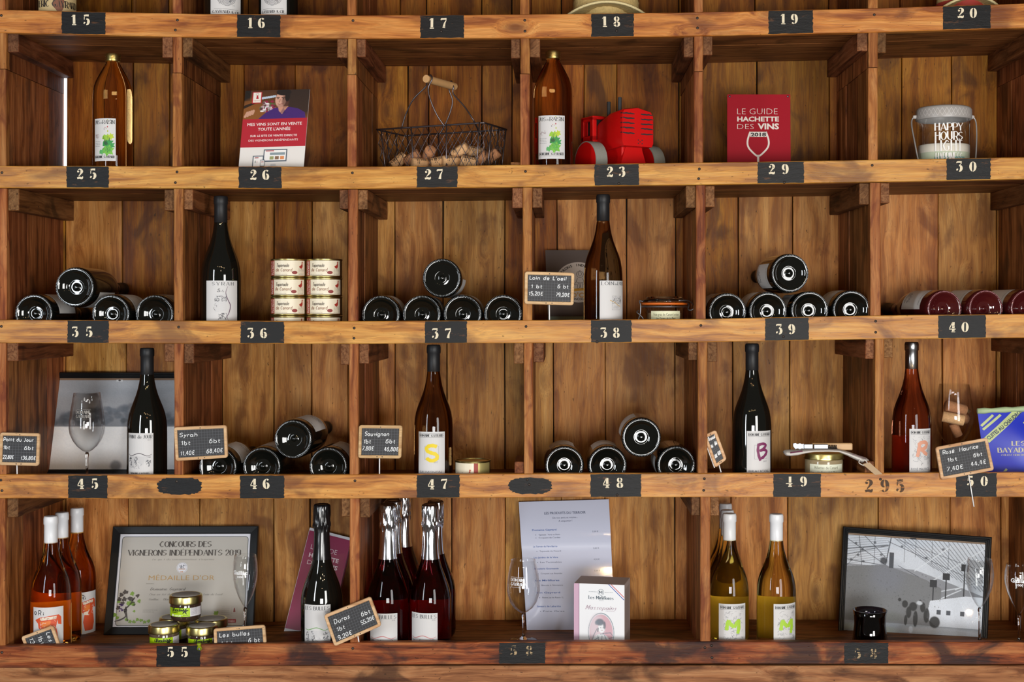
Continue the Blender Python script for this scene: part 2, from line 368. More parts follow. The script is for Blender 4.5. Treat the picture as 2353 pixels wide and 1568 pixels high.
def sweepX(tops, h, y0, y1, x0=X0, x1=X1, step=60, ch=1.6):
    """board along X whose top follows tops(X), height h(X)"""
    loops = []; n = int((x1-x0)/step)
    for i in range(n+1):
        x = x0 + (x1-x0)*i/n; t = tops(x); b = t - h(x)
        wob = mnoise.noise(Vector((x*0.02, t*0.01, y0*0.1)))*0.8
        loops.append([(x,y0+ch,b),(x,y0,b+ch),(x,y0,t-ch+wob),(x,y0+ch,t+wob),(x,y1,t+wob*.3),(x,y1,b)])
    return MB().loft(loops)
rails = []
for r in range(5):
    mb = sweepX(lambda X: CY - rt(r, X+CX), lambda X: interp(RH[r], X+CX), 0, 20)
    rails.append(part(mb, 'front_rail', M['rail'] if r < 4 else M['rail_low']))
    nb = 3
    for k in range(nb):            # shelf boards, front to back
        y0 = 20 + (DEPTH-20)*k/nb + 0.8; y1 = 20 + (DEPTH-20)*(k+1)/nb - 0.4
        part(sweepX(lambda X: floor_z(r, X) - (0.5*(k % 2)), lambda X: 19.5, y0, y1, step=120), 'shelf_board', M['board'])
part(sweepX(lambda X: floor_z(-1, X)+20, lambda X: 20, 0, DEPTH, step=400), 'shelf_board', M['board'])
part(sweepX(lambda X: CY-1531.5 - 3*max(0, -(X+700))/700.0, lambda X: 90, 3, 26), 'plinth_board', M['plinth'])
# dividers: (row: list of front px ranges)
DV = {0: [(-8,10),(395,415),(797,818),(1195,1216),(1595,1616),(1996,2018),(2407,2429)],
      1: [(-8,12),(395,416),(797,818),(1195,1217),(1595,1616),(1996,2018),(2407,2429)],
      2: [(-8,13),(398,419),(799,821),(1201,1223),(1600,1622),(2001,2025),(2411,2433)],
      3: [(-8,12),(399,420),(802,823),(1204,1225),(1604,1626),(2012,2033),(2416,2438)],
      4: [(-8,10),(803,825),(1610,1633),(2438,2460)]}
CLEAT_H = {0: 45, 1: 46, 2: 48, 3: 46, 4: 49}
for r, lst in DV.items():
    for i, (a, b) in enumerate(lst):
        xa, xb = a - CX, b - CX; xm = (xa+xb)/2
        zb = floor_z(r, xm); zt = under_z(r, xm)
        rnd = random.Random(r*31+i)
        # front post edge, in two lengths with a seam
        seam = zt - (84 if r in (0, 1) else 0)
        segs = [(zb, zt)] if r not in (0, 1) else [(zb, seam-0.7), (seam+0.7, zt)]
        for s_, (z0, z1) in enumerate(segs):
            o = 0 if s_ == 0 else -1.0
            n = 6; loops = []
            for k in range(n+1):
                z = z0 + (z1-z0)*k/n; w = (rnd.random()-.5)*1.0; w2 = (rnd.random()-.5)*1.0
                loops.append([(xa+w-o,6,z),(xa+w+2-o,4.5,z),(xb+w2-2,4.5,z),(xb+w2,6,z),(xb+w2,24,z),(xa+w-o,24,z)])
            part(MB().loft(loops), 'post_edge', M['post'])
        # side planks front to back (vertical grain)
        end = DEPTH
        cuts = [24, 24 + rnd.uniform(85, 130), 24 + rnd.uniform(200, 250), end]
        for k in range(3):
            off = rnd.uniform(-1.2, 1.2)
            yend = cuts[k+1] - 1.0
            if r == 1 and i == 0 and k == 2: yend -= 9
            if r in (0, 1):
                part(MB().box((xa+1+off, cuts[k], zb), (xb-1+off, yend, seam-0.6)), 'side_plank', M['side'])
            else:
                part(MB().box((xa+1+off, cuts[k], zb), (xb-1+off, yend, zt)), 'side_plank', M['side'])
        if r in (0, 1): part(MB().box((xa+0.5, 24, seam+0.6), (xb-0.5, end, zt)), 'side_plank', M['side'])
        # cleats under the shelf on both sides
        ch = CLEAT_H[r]
        for sgn in (-1, 1):
            if r == 4 and i == 3: continue
            if r == 0: continue
            wd_ = rnd.uniform(20, 25); x_a = xb if sgn > 0 else xa - wd_; fy = rnd.uniform(7, 16)
            if i == 0 and sgn > 0: wd_ = 26
            h_ = ch + rnd.uniform(-4, 3)
            back_end = DEPTH-2
            mb = MB().bbox((x_a, fy, zt-h_), (x_a+wd_, back_end, zt), 1.2)
            for fi in range(len(mb.f)):
                if all(mb.v[q][1] < fy+0.01 for q in mb.f[fi]): mb.m[fi] = 1
            part(mb, 'cleat', [M['cleat'], M['endgrain']])
        if (r, i) in ((3, 3), (3, 5), (1, 3)):
            h_ = 44 if r == 3 else 20
            sgn = -1
            part(MB().bbox((xa-22, 12, zb), (xa, 150, zb+ (floor_z(r, xm)*0+ (58 if r == 3 else 40))), 1.2), 'cleat', [M['cleat'], M['endgrain']])
# back planks
GAPS = {0: [-60,152,302,387,570,678,820,919,980,1107,1176,1290,1417,1560,1735,1905,2068,2188,2300,2420],
        1: [-60,152,306,390,560,678,820,937,985,1107,1177,1342,1417,1560,1739,1906,1990,2072,2187,2292,2420],
        2: [-60,150,281,400,510,629,717,800,907,1018,1160,1280,1440,1553,1697,1822,1940,2156,2290,2420],
        3: [-60,150,290,400,510,629,716,800,907,1027,1160,1272,1391,1551,1684,1815,1960,2166,2290,2420],
        4: [-60,150,295,458,629,712,860,1038,1161,1290,1390,1551,1680,1811,2018,2184,2300,2420]}
kb = 1 + DEPTH/D
for r, g in GAPS.items():
    for i in range(len(g)-1):
        rnd = random.Random(r*100+i)
        w = 1.4 if rnd.random() < .6 else 0.7
        xa = (g[i]-CX)*kb + w; xb = (g[i+1]-CX)*kb - w; xm = (xa+xb)/2
        if r == 1 and i == 0: xb -= 9
        zb = floor_z(r, xm) - 12; zt = under_z(r, xm) + 12; yo = rnd.uniform(0, 2.2); lean = rnd.uniform(-1.5, 1.5)
        loops = []; n = 4
        for k in range(n+1):
            z = zb + (zt-zb)*k/n; l = lean*(k/n-.5); wj = rnd.uniform(-.4, .4)
            y0 = DEPTH + yo
            loops.append([(xa+l+wj, y0+1.2, z), (xa+l+wj+1.2, y0, z), (xb+l-1.2, y0, z), (xb+l, y0+1.2, z), (xb+l, y0+12, z), (xa+l+wj, y0+12, z)])
        part(MB().loft(loops), 'back_plank', M['back_warm_dim'] if r < 2 or (r == 2 and rnd.random() < .25) else M['back'])
# number patches, digits, nails
def jag(x0, y0, x1, y1, rnd, amp=1.1, ox=7):
    pts = []
    def edge(ax, ay, bx, by, n, a):
        for k in range(n):
            t = k/n; px = ax+(bx-ax)*t; py = ay+(by-ay)*t; j = rnd.uniform(-a, a)
            pts.append((px + (j if ax == bx else 0), py + (j if ay == by else 0)))
    edge(x0, y0, x1, y0, 10, 0.5); edge(x1, y0, x1, y1, 14, amp); edge(x1, y1, x0, y1, 10, 0.5); edge(x0, y1, x0, y0, 14, amp)
    return pts
def flat_poly(pts, y0, y1, mb=None):     # pts in px coords on the shelf front; prism between y0 (front) and y1
    mb = mb or MB(); n = len(pts); q = [(px-CX, CY-py) for px, py in pts]
    tri = tessellate_polygon([[Vector((a, b, 0)) for a, b in q]])
    vs = [(a, y0, b) for a, b in q] + [(a, y1, b) for a, b in q]
    fs = [tuple(t) for t in tri] + [(k, (k+1) % n, n+(k+1) % n, n+k) for k in range(n)]
    return mb.add(vs, fs)
def stroke_poly(mb, pts, y, sm=3):
    """variable-width stroke: pts [(x,y,w)] px coords"""
    P = []
    m = len(pts)
    for i in range(m-1):
        p0 = pts[max(i-1,0)]; p1 = pts[i]; p2 = pts[i+1]; p3 = pts[min(i+2,m-1)]
        for k in range(sm):
            t = k/sm
            P.append(tuple(0.5*((2*p1[c]) + (-p0[c]+p2[c])*t + (2*p0[c]-5*p1[c]+4*p2[c]-p3[c])*t*t + (-p0[c]+3*p1[c]-3*p2[c]+p3[c])*t**3) for c in range(3)))
    P.append(pts[-1]); vs = []; n = len(P)
    for i in range(n):
        a = P[max(i-1,0)]; b = P[min(i+1,n-1)]; dx, dy = b[0]-a[0], b[1]-a[1]; l = math.hypot(dx, dy) or 1; nx, ny = -dy/l, dx/l
        w = max(0.25, P[i][2])/2
        vs += [(P[i][0]+nx*w-CX, y, CY-(P[i][1]+ny*w)), (P[i][0]-nx*w-CX, y, CY-(P[i][1]-ny*w))]
    mb.add(vs, [(2*i, 2*i+1, 2*i+3, 2*i+2) for i in range(n-1)])
def mir(p): return [(10.2-a, b, c) for a, b, c in p]
def rot(p): return [(10-a, 14-b, c) for a, b, c in p]
bowl = [(4.6,8.2,0.9),(7.3,7.4,3.0),(8.0,4.4,3.8),(6.8,1.6,2.8),(4.6,0.5,0.9)]
six = [[(7.9,11.6,2.6),(7.0,12.6,2.0),(5.4,13.5,0.7)], [(4.6,13.2,0.8),(2.6,10.9,2.8),(1.9,7,3.9),(2.7,2.9,3.4),(4.6,0.5,0.9)], [(5.2,8.3,0.8),(7.4,7.2,2.6),(8.2,4.4,3.4),(7.2,1.7,2.6),(5.6,0.5,0.8)]]
SD = {'0': [[(4.5,13.6,0.7),(2.5,11.2,2.6),(1.8,7,3.8),(2.5,2.8,2.6),(4.5,.4,0.7)], mir([(4.5,13.6,0.7),(2.5,11.2,2.6),(1.8,7,3.8),(2.5,2.8,2.6),(4.5,.4,0.7)])],
 '1': [[(1.8,11.2,.5),(4.0,12.6,1.8)], [(5.4,13.8,3.6),(5.4,1.8,3.6)], [(2.4,.6,1.2),(8.4,.6,1.2)]],
 '2': [[(1.2,10.0,2.0),(2.6,10.4,3.2),(3.2,11.2,2)], [(2.6,12.4,1.0),(4.8,13.5,1.2),(7.2,12.2,3.0),(7.8,10.0,3.8),(6.2,7.2,2.0),(3.2,3.9,.9)], [(1.0,1.2,2.4),(4.4,2.0,2.8),(8.0,1.4,3.0),(9.2,3.8,.7)]],
 '3': [[(1.4,11.4,.6),(1.8,13.0,2.0),(8.4,13.0,2.2)], [(8.2,11.6,1.0),(5.0,8.6,.9)], bowl, [(1.0,3.4,2.4),(2.8,2.4,3.2)]],
 '4': [[(6.4,13.6,3.6),(6.4,5.6,3.6)], [(6.4,3.6,3.6),(6.4,1.6,3.6)], [(5.0,13.2,1.0),(0.8,5.2,1.2)], [(0.4,4.3,1.2),(9.8,4.3,1.2)], [(3.8,.6,1.2),(9.2,.6,1.2)]],
 '5': [[(1.6,12.4,2.6),(4.5,13.0,2.4),(8.4,12.8,2.8)], [(2.0,11.0,1.0),(1.8,7.4,1.0)], bowl, [(1.0,3.4,2.4),(2.8,2.4,3.2)]],
 '6': six, '9': [rot(s) for s in six],
 '7': [[(1.0,11.0,.6),(1.3,12.6,2.4),(5,12.9,2.2),(8.8,13.0,2.6)], [(8.4,11.4,1.0),(6.0,6.6,2.2),(5.0,1.0,3.8)]],
 'h': [[(1.6,11.2,2.0),(2.6,12.6,2.0),(4.8,13.5,1.2),(7.2,12.2,3.0),(7.0,9.8,2.6),(5.0,8.4,0.9)], bowl, [(1.0,3.4,2.4),(2.8,2.4,3.2)]],
 '8': [[(4.6,13.5,.8),(2.6,12.2,2.4),(2.8,9.6,3.0),(4.6,7.8,1.0)], [(5.8,13.5,.8),(7.6,12.2,2.0),(7.4,9.4,2.4),(5.8,7.6,.8)], [(4.4,7.2,.9),(2.2,5.0,3.0),(2.4,2.4,3.2),(4.6,.5,.9)], [(5.8,7.0,.9),(8.0,5.0,3.2),(7.8,2.2,3.0),(5.8,.5,.8)]]}
def number(r, txt, xs, cy, m, size=24.0, tilt=0.0, drop=()):
    for ch, cx in zip(txt, xs):
        mb = MB(); s = size/14
        for si, st in enumerate(SD[ch]):
            if (ch, si) in drop: continue
            stroke_poly(mb, [(cx+(a-5)*s*0.92 + (b-7)*tilt, cy-(b-7)*s, w*s*0.95) for a, b, w in st], -1.3)
        part(mb, 'stencilled_digit', m, rails[r])
def patch(r, x0, x1, seed, m=None, y0=None, y1=None, shape=None):
    rnd = random.Random(seed); xm = (x0+x1)/2
    t = rt(r, xm) + 1.5; b = t + interp(RH[r], xm) - 3
    sl = (rt(r, x1)-rt(r, x0))
    pts = jag(x0, t, x1, b, rnd)
    pts = [(a, c + sl*(a-xm)/(x1-x0)) for a, c in pts]
    if shape == 'oval':
        cx, cy, rx, ry = (x0+x1)/2, (y0+y1)/2, (x1-x0)/2, (y1-y0)/2
        pts = []
        for k in range(60):
            a = 2*PI*k/60; q = 1 + rnd.uniform(-.06, .06); p_ = 0.62
            pts.append((cx + rx*q*math.copysign(abs(math.cos(a))**p_, math.cos(a)), cy + ry*q*math.copysign(abs(math.sin(a))**0.8, math.sin(a))))
    return part(flat_poly(pts, -0.7, 0.4), 'black_paint_patch', m or M['black_paint'], rails[r])
PT = [  # rail, patch x0, x1, digits, digit centres, centre y
 (0,142,242,'15',(170,199),46),(0,545,644,'16',(575,601),53),(0,966,1066,'17',(992,1020),54),(0,1359,1456,'18',(1389,1417),50),(0,1766,1868,'19',(1799,1825),44),(0,2167,2276,'20',(2207,2236),30),
 (1,153,250,'25',(184,214),400),(1,549,647,'26',(582,611),402),(1,958,1051,'27',(983,1011),401),(1,1366,1468,'2h',(1401,1429),395),(1,1741,1847,'29',(1773,1804),389),(1,2175,2276,'30',(2204,2235),383),
 (2,155,250,'35',(173,205),763),(2,553,653,'36',(576,606),766),(2,977,1073,'37',(1000,1030),767),(2,1358,1451,'38',(1387,1416),765),(2,1758,1858,'39',(1790,1819),757),(2,2156,2265,'40',(2188,2217),752),
 (3,157,247,'45',(186,218),1112),(3,552,653,'46',(583,612),1112),(3,958,1056,'47',(991,1021),1113),(3,1357,1473,'48',(1393,1424),1110),(3,1777,1886,'49',(1813,1846),1107),(3,2197,2290,'50',(2229,2261),1106),
 (4,360,460,'55',(392,424),1499),(4,1147,1253,'58',(1180,1216),1496),(4,1940,2041,'58',(1970,2007),1502)]
FAINT = {(4,1147),(4,1940)}
for i, (r, a, b, t, xs, cy) in enumerate(PT):
    patch(r, a, b, i*7+3)
    number(r, t, xs, cy, M['cream_faint'] if (r, a) in FAINT else M['cream_paint'], tilt=0.03*((i % 3)-1),
           drop=() if (r,a)==(1,1366) else (('4',2),) if (r,a)==(3,1777) else ())
patch(3, 362, 464, 5, shape='oval', y0=1098, y1=1137)
patch(3, 1170, 1268, 6, shape='oval', y0=1098, y1=1136)
number(3, '295', (1996,2033,2068), 1117, M['dark_stencil'], size=30)
nm = MB().lathe([(0,2.0),(2.2,1.6),(3.2,0.3),(3.3,-1)], 10).mesh('nail', mat('#4c4440', rough=0.45, metal=0.7), True)
for r in range(5):
    for i, (a, b) in enumerate(DV[min(r+0, 4)]):
        rnd = random.Random(r*17+i)
        for q in range(2 if rnd.random() < .45 else 1):
            px = (a+b)/2 + rnd.uniform(-4, 4); py = rt(r, px) + (14 if q == 0 else 38) + rnd.uniform(-2, 2)
            o = inst('nail', nm, rails[r]); o.location = (Vector((px-CX, -0.2, CY-py)) - UO)*K; o.rotation_euler = (PI/2, 0, 0)
for (r, px, py) in [(3,1216,1114),(0,1417,71),(1,1422,422),(2,1372,786),(3,1418,1138),(0,1014,72),(4,1635,1484),(4,1636,1512),(2,1800,774),(1,1802,419)]:
    o = inst('nail', nm, rails[r]); o.location = (Vector((px-CX, -0.8, CY-py)) - UO)*K; o.rotation_euler = (PI/2, 0, 0)
# ---- setting: dark wall behind the shelves, a glowing strip set in the plank gap as daylight
wb = MB().box((X0-100, DEPTH+20, CY-1760), (X1+200, DEPTH+45, CY+420)).build('wall_back', mat('#0d0907', rough=0.9)); wb['kind'] = 'structure'
slit = MB(); a_, b_ = (142-CX)*kb, (156-CX)*kb
slit.box((a_, DEPTH+14, (CY-384)*kb), (b_, DEPTH+16, (CY-178)*kb))
sl = slit.build('daylight_strip', emis('daylight_gap', (0.85,0.92,1.0), 2.2)); sl['kind'] = 'structure'; sl['label'] = 'narrow slit of daylight showing at the left edge of the back planks'
# ---------------------------------------------------------------- flat print system
GL = {
'A':(6,'02 39 62|14 54'),'B':(5,'09 02|~09 39 48 47 36 06|~06 46 55 53 42 02'),'C':(6,'~58 39 28 06 05 13 32 53'),'D':(6,'09 02|~09 29 48 57 54 43 22 02'),
'E':(5,'09 02|09 59|06 46|02 52'),'F':(5,'09 02|09 59|06 46'),'G':(6,'~58 39 28 06 05 13 32 53|53 55 35'),'H':(5,'09 02|59 52|06 56'),'I':(1,'09 02'),
'J':(4,'39 34|~34 23 12 03'),'K':(5,'09 02|59 05|26 52'),'L':(4,'09 02|02 42'),'M':(7,'02 09 34 69 62'),'N':(5,'02 09 52 59'),
'O':(6,'~39 18 06 05 13 32 53 65 66 58 39'),'P':(5,'09 02|~09 39 58 56 35 05'),'Q':(6,'~39 18 06 05 13 32 53 65 66 58 39|44 61'),'R':(5,'09 02|~09 39 58 56 35 05|35 52'),
'S':(5,'~58 39 18 07 16 45 54 43 22 03'),'T':(6,'39 32|09 69'),'U':(6,'09 05|~05 13 32 53 55|55 59'),'V':(6,'09 32 69'),'W':(8,'09 22 49 62 89'),
'X':(5,'09 52|59 02'),'Y':(6,'09 35 69|35 32'),'Z':(5,'09 59 02 52'),
'a':(5,'~44 35 16 05 03 12 32 44|46 43 52'),'b':(5,'09 02|~05 26 45 43 32 12 03'),'c':(4,'~45 36 16 05 03 12 32 43'),'d':(5,'49 42|~45 26 05 03 12 32 43'),
'e':(5,'04 44|~44 45 36 16 05 03 12 32 43'),'f':(3,'~39 28 17 12|06 36'),'g':(5,'46 42|~42 41 30 10 01|~45 26 05 03 12 32 43'),'h':(5,'09 02|~04 16 36 45 42'),
'i':(1,'06 02|07 08'),'j':(2,'16 11|~11 00|17 18'),'k':(4,'09 02|46 04|15 42'),'l':(1,'09 02'),'m':(7,'06 02|~05 16 26 35 32|~35 46 56 65 62'),
'n':(5,'06 02|~04 16 36 45 42'),'o':(5,'~26 05 03 22 43 45 26'),'p':(5,'06 00|~05 26 45 43 32 12 03'),'q':(5,'46 40|~45 26 05 03 12 32 43'),'r':(3,'06 02|~04 16 36'),
's':(4,'~35 26 15 14 24 33 22 02'),'t':(3,'18 13|~13 22 32|06 36'),'u':(5,'06 03|~03 12 32 43|46 42'),'v':(4,'06 22 46'),'w':(6,'06 12 36 52 66'),
'x':(4,'06 42|46 02'),'y':(4,'06 23|46 00'),'z':(4,'06 46 02 42'),
'0':(5,'~29 08 06 05 03 22 43 45 46 48 29'),'1':(3,'07 29 22'),'2':(5,'~07 19 39 48 46 02|02 52'),'3':(5,'~08 19 39 48 46 26|~26 46 54 43 32 12 03'),
'4':(5,'29 04 54|39 32'),'5':(5,'49 09 06|~06 36 55 53 32 02'),'6':(5,'~49 18 05 03 12 32 43 45 36 16 05'),'7':(5,'09 59 12'),'8':(5,'~26 07 08 29 48 47 26 05 03 22 43 45 26'),
'9':(5,'~12 43 46 48 39 19 08 06 15 35 46'),'€':(5,'~58 39 18 15 13 32 53|06 46|05 35'),',':(1,'13 01'),'.':(1,'02 03'),"'":(1,'19 07'),'-':(3,'05 35'),'&':(5,'52 08 29 37 04 22 44'),' ':(3,''),'!':(1,'09 05|02 03'),':':(1,'02 03|05 06')}
ACC = {'é':('e','27 38'),'è':('e','18 27'),'É':('E','2a 3b'),'È':('E','3a 2b'),'ï':('i',''),'œ':('oe','')}
def hexd(c): return int(c, 16)
def catmull(P, sm=4):
    out = []; m = len(P)
    for i in range(m-1):
        p0 = P[max(i-1,0)]; p1 = P[i]; p2 = P[i+1]; p3 = P[min(i+2,m-1)]
        for k in range(sm):
            t = k/sm; out.append(tuple(0.5*((2*p1[c]) + (-p0[c]+p2[c])*t + (2*p0[c]-5*p1[c]+4*p2[c]-p3[c])*t*t + (-p0[c]+3*p1[c]-3*p2[c]+p3[c])*t**3) for c in (0,1)))
    out.append(P[-1]); return out
def glyph(ch):
    acc = ''
    if ch in ACC: ch, acc = ACC[ch]
    w, s = GL.get(ch, GL[' ']); strokes = []
    for st in (s + ('|' + acc if acc else '')).split('|'):
        st = st.strip()
        if not st: continue
        smf = st[0] == '~'; P = [(hexd(q[0]), hexd(q[1])-2) for q in st.lstrip('~').split()]
        strokes.append(catmull(P) if smf and len(P) > 2 else P)
    return w, strokes
_bf = {}
def bfont(s, bold=0.0):
    key = (s, bold)
    if key in _bf: return _bf[key]
    c = bpy.data.curves.new('t', 'FONT'); c.body = s; c.size = 1.0; c.resolution_u = 2; c.offset = bold; c.fill_mode = 'FRONT'
    o = bpy.data.objects.new('t', c); sc.collection.objects.link(o); bpy.context.view_layer.update()
    me = o.to_mesh(); vs = [(v.co.x, v.co.y) for v in me.vertices]; fs = [tuple(p.vertices) for p in me.polygons]
    o.to_mesh_clear(); bpy.data.objects.remove(o); bpy.data.curves.remove(c)
    x0 = min((v[0] for v in vs), default=0); x1 = max((v[0] for v in vs), default=1)
    _bf[key] = ([(a-x0, b) for a, b in vs], fs, x1-x0); return _bf[key]
_img = None
def image_mat():
    global _img
    if _img is None:
        m = bpy.data.materials.new('printed_picture'); m.use_nodes = True; p = m.node_tree.nodes['Principled BSDF']
        a = m.node_tree.nodes.new('ShaderNodeVertexColor'); a.layer_name = 'Col'; m.node_tree.links.new(a.outputs[0], p.inputs['Base Color']); p.inputs['Roughness'].default_value = 0.5; _img = m
    return _img
class Print:
    """collects flat ink on a surface f(x, y, h) -> local position; strip = max width before the ink is cut so that it follows a curve"""
    def __init__(s, f, strip=None): s.f = f; s.strip = strip; s.v = []; s.fc = []; s.mi = []; s.mats = []; s.layer = 0.25; s.img = []
    def m(s, mt):
        if isinstance(mt, str): mt = mat(mt, rough=0.55)
        if mt not in s.mats: s.mats.append(mt)
        return s.mats.index(mt)
    def raw(s, vs, fs, mt, h=None):
        h = s.layer if h is None else h; mi = s.m(mt)
        if s.strip:
            for f in fs:
                P = [vs[i] for i in f]; x0 = min(p[0] for p in P); x1 = max(p[0] for p in P)
                if x1-x0 <= s.strip*1.3: s._put(P, h, mi); continue
                n = int(math.ceil((x1-x0)/s.strip))
                for k in range(n):
                    a = x0+(x1-x0)*k/n; b = x0+(x1-x0)*(k+1)/n
                    Q = s._clip(s._clip(P, a, 1), b, -1)
                    if len(Q) >= 3: s._put(Q, h, mi)
        else:
            b = len(s.v); s.v += [s.f(x, y, h) for x, y in vs]; s.fc += [tuple(b+i for i in f) for f in fs]; s.mi += [mi]*len(fs)
    def _clip(s, P, x, sg):
        out = []
        for i in range(len(P)):
            a, b = P[i-1], P[i]; ia = (a[0]-x)*sg >= 0; ib = (b[0]-x)*sg >= 0
            if ia != ib: t = (x-a[0])/(b[0]-a[0]); out.append((x, a[1]+(b[1]-a[1])*t))
            if ib: out.append(b)
        return out
    def _put(s, P, h, mi):
        b = len(s.v); s.v += [s.f(x, y, h) for x, y in P]; s.fc.append(tuple(range(b, b+len(P)))); s.mi.append(mi)
    def poly(s, pts, mt, h=None):
        tri = tessellate_polygon([[Vector((a, b, 0)) for a, b in pts]]); s.raw(pts, [tuple(t) for t in tri], mt, h)
    def rect(s, x0, y0, x1, y1, mt, h=None): s.raw([(x0,y0),(x1,y0),(x1,y1),(x0,y1)], [(0,1,2,3)], mt, h)
    def ell(s, cx, cy, rx, ry, mt, h=None, n=20, j=0.0, rnd=R_): s.poly([(cx+rx*math.cos(2*PI*k/n)*(1+rnd.uniform(-j,j)), cy+ry*math.sin(2*PI*k/n)*(1+rnd.uniform(-j,j))) for k in range(n)], mt, h)
    def ring(s, cx, cy, rx, ry, w, mt, h=None, n=28): s.line([(cx+rx*math.cos(2*PI*k/n), cy+ry*math.sin(2*PI*k/n)) for k in range(n+1)], w, mt, h)
    def line(s, pts, w, mt, h=None):
        n = len(pts)
        if n < 2: return
        ws = w if isinstance(w, (list, tuple)) else [w]*n; L = []
        for i in range(n):
            a = pts[max(i-1,0)]; b = pts[min(i+1,n-1)]; dx, dy = b[0]-a[0], b[1]-a[1]; l = math.hypot(dx, dy) or 1; nx, ny = -dy/l, dx/l
            sc_ = 1.0
            if 0 < i < n-1:
                d1 = (pts[i][0]-a[0], pts[i][1]-a[1]); d2 = (b[0]-pts[i][0], b[1]-pts[i][1]); l1 = math.hypot(*d1) or 1; l2 = math.hypot(*d2) or 1
                cs = (d1[0]*d2[0]+d1[1]*d2[1])/(l1*l2)
                if cs < 0: sc_ = 0.9
            L += [(pts[i][0]+nx*ws[i]/2*sc_, pts[i][1]+ny*ws[i]/2*sc_), (pts[i][0]-nx*ws[i]/2*sc_, pts[i][1]-ny*ws[i]/2*sc_)]
        s.raw(L, [(2*i, 2*i+1, 2*i+3, 2*i+2) for i in range(n-1)], mt, h)
    def text(s, t, x, y, size, mt, bold=0.0, align='l', w=None, rot=0.0, h=None, sx=1.0):
        vs, fs, W_ = bfont(t, bold); k = size/0.72; kx = k*sx
        if w: kx = w/W_
        ox = {'l':0, 'c':-W_*kx/2, 'r':-W_*kx}[align]; c, sn = math.cos(rot), math.sin(rot)
        s.raw([(x+(a*kx+ox)*c-(b*k)*sn, y+(a*kx+ox)*sn+(b*k)*c) for a, b in vs], fs, mt, h)
    def pen(s, t, x, y, size, mt, style='hand', w=None, align='l', rot=0.0, thick=None, h=None, slant=0.0, jit=0.0, gap=2.0):
        """own stroke font. style hand = round nib, serif = contrasted capitals with serifs, script = slanted contrasted"""
        k = size/7.0; adv = 0; G = []
        for ch in t:
            if ch == 'œ': seq = 'oe'
            else: seq = ch
            for c_ in seq:
                gw, st = glyph(c_); G.append((adv, st, c_)); adv += gw + gap
        tw = (adv-gap); kx = (w/tw) if w else k
        ox = {'l':0, 'c':-tw*kx/2, 'r':-tw*kx}[align]; c, sn = math.cos(rot), math.sin(rot)
        th = thick if thick else size*0.11
        def tr(px, py):
            X = px*kx+ox+py*k*slant; Y = py*k; return (x+X*c-Y*sn, y+X*sn+Y*c)
        for a, st, ch in G:
            jy = R_.uniform(-jit, jit)
            for P in st:
                Q = [tr(a+p[0]+R_.uniform(-jit,jit)*.4, p[1]+jy) for p in P]
                if style == 'hand': s.line(Q, th, mt, h); continue
                if len(P) > 6:
                    ws = []
                    for i in range(len(P)):
                        a_, b_ = P[max(i-1,0)], P[min(i+1,len(P)-1)]; l = math.hypot(b_[0]-a_[0], b_[1]-a_[1]) or 1; v = abs(b_[1]-a_[1])/l; ws.append(th*(0.30+0.85*v*v))
                    s.line(Q, ws, mt, h)
                else:
                    n = len(P)
                    for i in range(n-1):      # width from stroke direction (vertical = thick)
                        dx, dy = P[i+1][0]-P[i][0], P[i+1][1]-P[i][1]; l = math.hypot(dx, dy) or 1
                        v = abs(dy)/l; 
                        if style == 'serif' and dy*dx > 0 and len(P) <= 5: v *= 0.45
                        wv = th*(0.28 + 0.85*v*v); s.line([Q[i], Q[i+1]], wv, mt, h)
                if style == 'serif':
                    for (i, j) in ((0, 1), (len(P)-1, len(P)-2)):
                        if (P[i][1] in (0, 7)) and abs(P[j][1]-P[i][1]) > 2 and abs(P[j][0]-P[i][0]) <= abs(P[j][1]-P[i][1]):
                            s.line([tr(a+P[i][0]-1.0, P[i][1]), tr(a+P[i][0]+1.0, P[i][1])], th*0.32, mt, h)
    def greek(s, x0, y, x1, size, mt, rnd=R_, h=None):
        x = x0
        while x < x1-1:
            l = min(rnd.uniform(2.0, 6.5)*size, x1-x); s.rect(x, y, x+l, y+size*rnd.uniform(.55,.85), mt, h); x += l + size*0.7
    def scrib(s, x0, y0, x1, y1, n, mt, w=0.5, amp=5, rnd=R_):
        for _ in range(n):
            x = rnd.uniform(x0, x1); y = rnd.uniform(y0, y1); P = [(x, y)]
            for k in range(rnd.randint(2, 5)): x += rnd.uniform(-amp, amp); y += rnd.uniform(-amp, amp); P.append((min(max(x,x0),x1), min(max(y,y0),y1)))
            s.line(catmull(P, 2) if len(P) > 2 else P, w*rnd.uniform(.6,1.5), mt)
    def image(s, x0, y0, x1, y1, arr, h=None):
        """arr[row(top first), col] = linear rgb; one vertex per pixel"""
        s.img.append((x0, y0, x1, y1, arr, s.layer if h is None else h))
    def build(s, name, parent, base=None):
        v = [tuple(p) for p in s.v]; f = list(s.fc); mi = list(s.mi); mats = list(s.mats); cols = None
        if s.img:
            cols = [(1,1,1)]*len(v)
            mats.append(image_mat()); im = len(mats)-1
            for (x0, y0, x1, y1, arr, h) in s.img:
                ny, nx = arr.shape[:2]; b = len(v)
                for j in range(ny):
                    for i in range(nx):
                        v.append(tuple(s.f(x0+(x1-x0)*i/(nx-1), y1-(y1-y0)*j/(ny-1), h))); cols.append(tuple(arr[j, i]))
                for j in range(ny-1):
                    for i in range(nx-1): f.append((b+j*nx+i, b+(j+1)*nx+i, b+(j+1)*nx+i+1, b+j*nx+i+1)); mi.append(im)
        me = bpy.data.meshes.new(name); me.from_pydata([(a*K, b*K, c*K) for a, b, c in v], [], f)
        for m in mats: me.materials.append(m)
        me.polygons.foreach_set('material_index', mi)
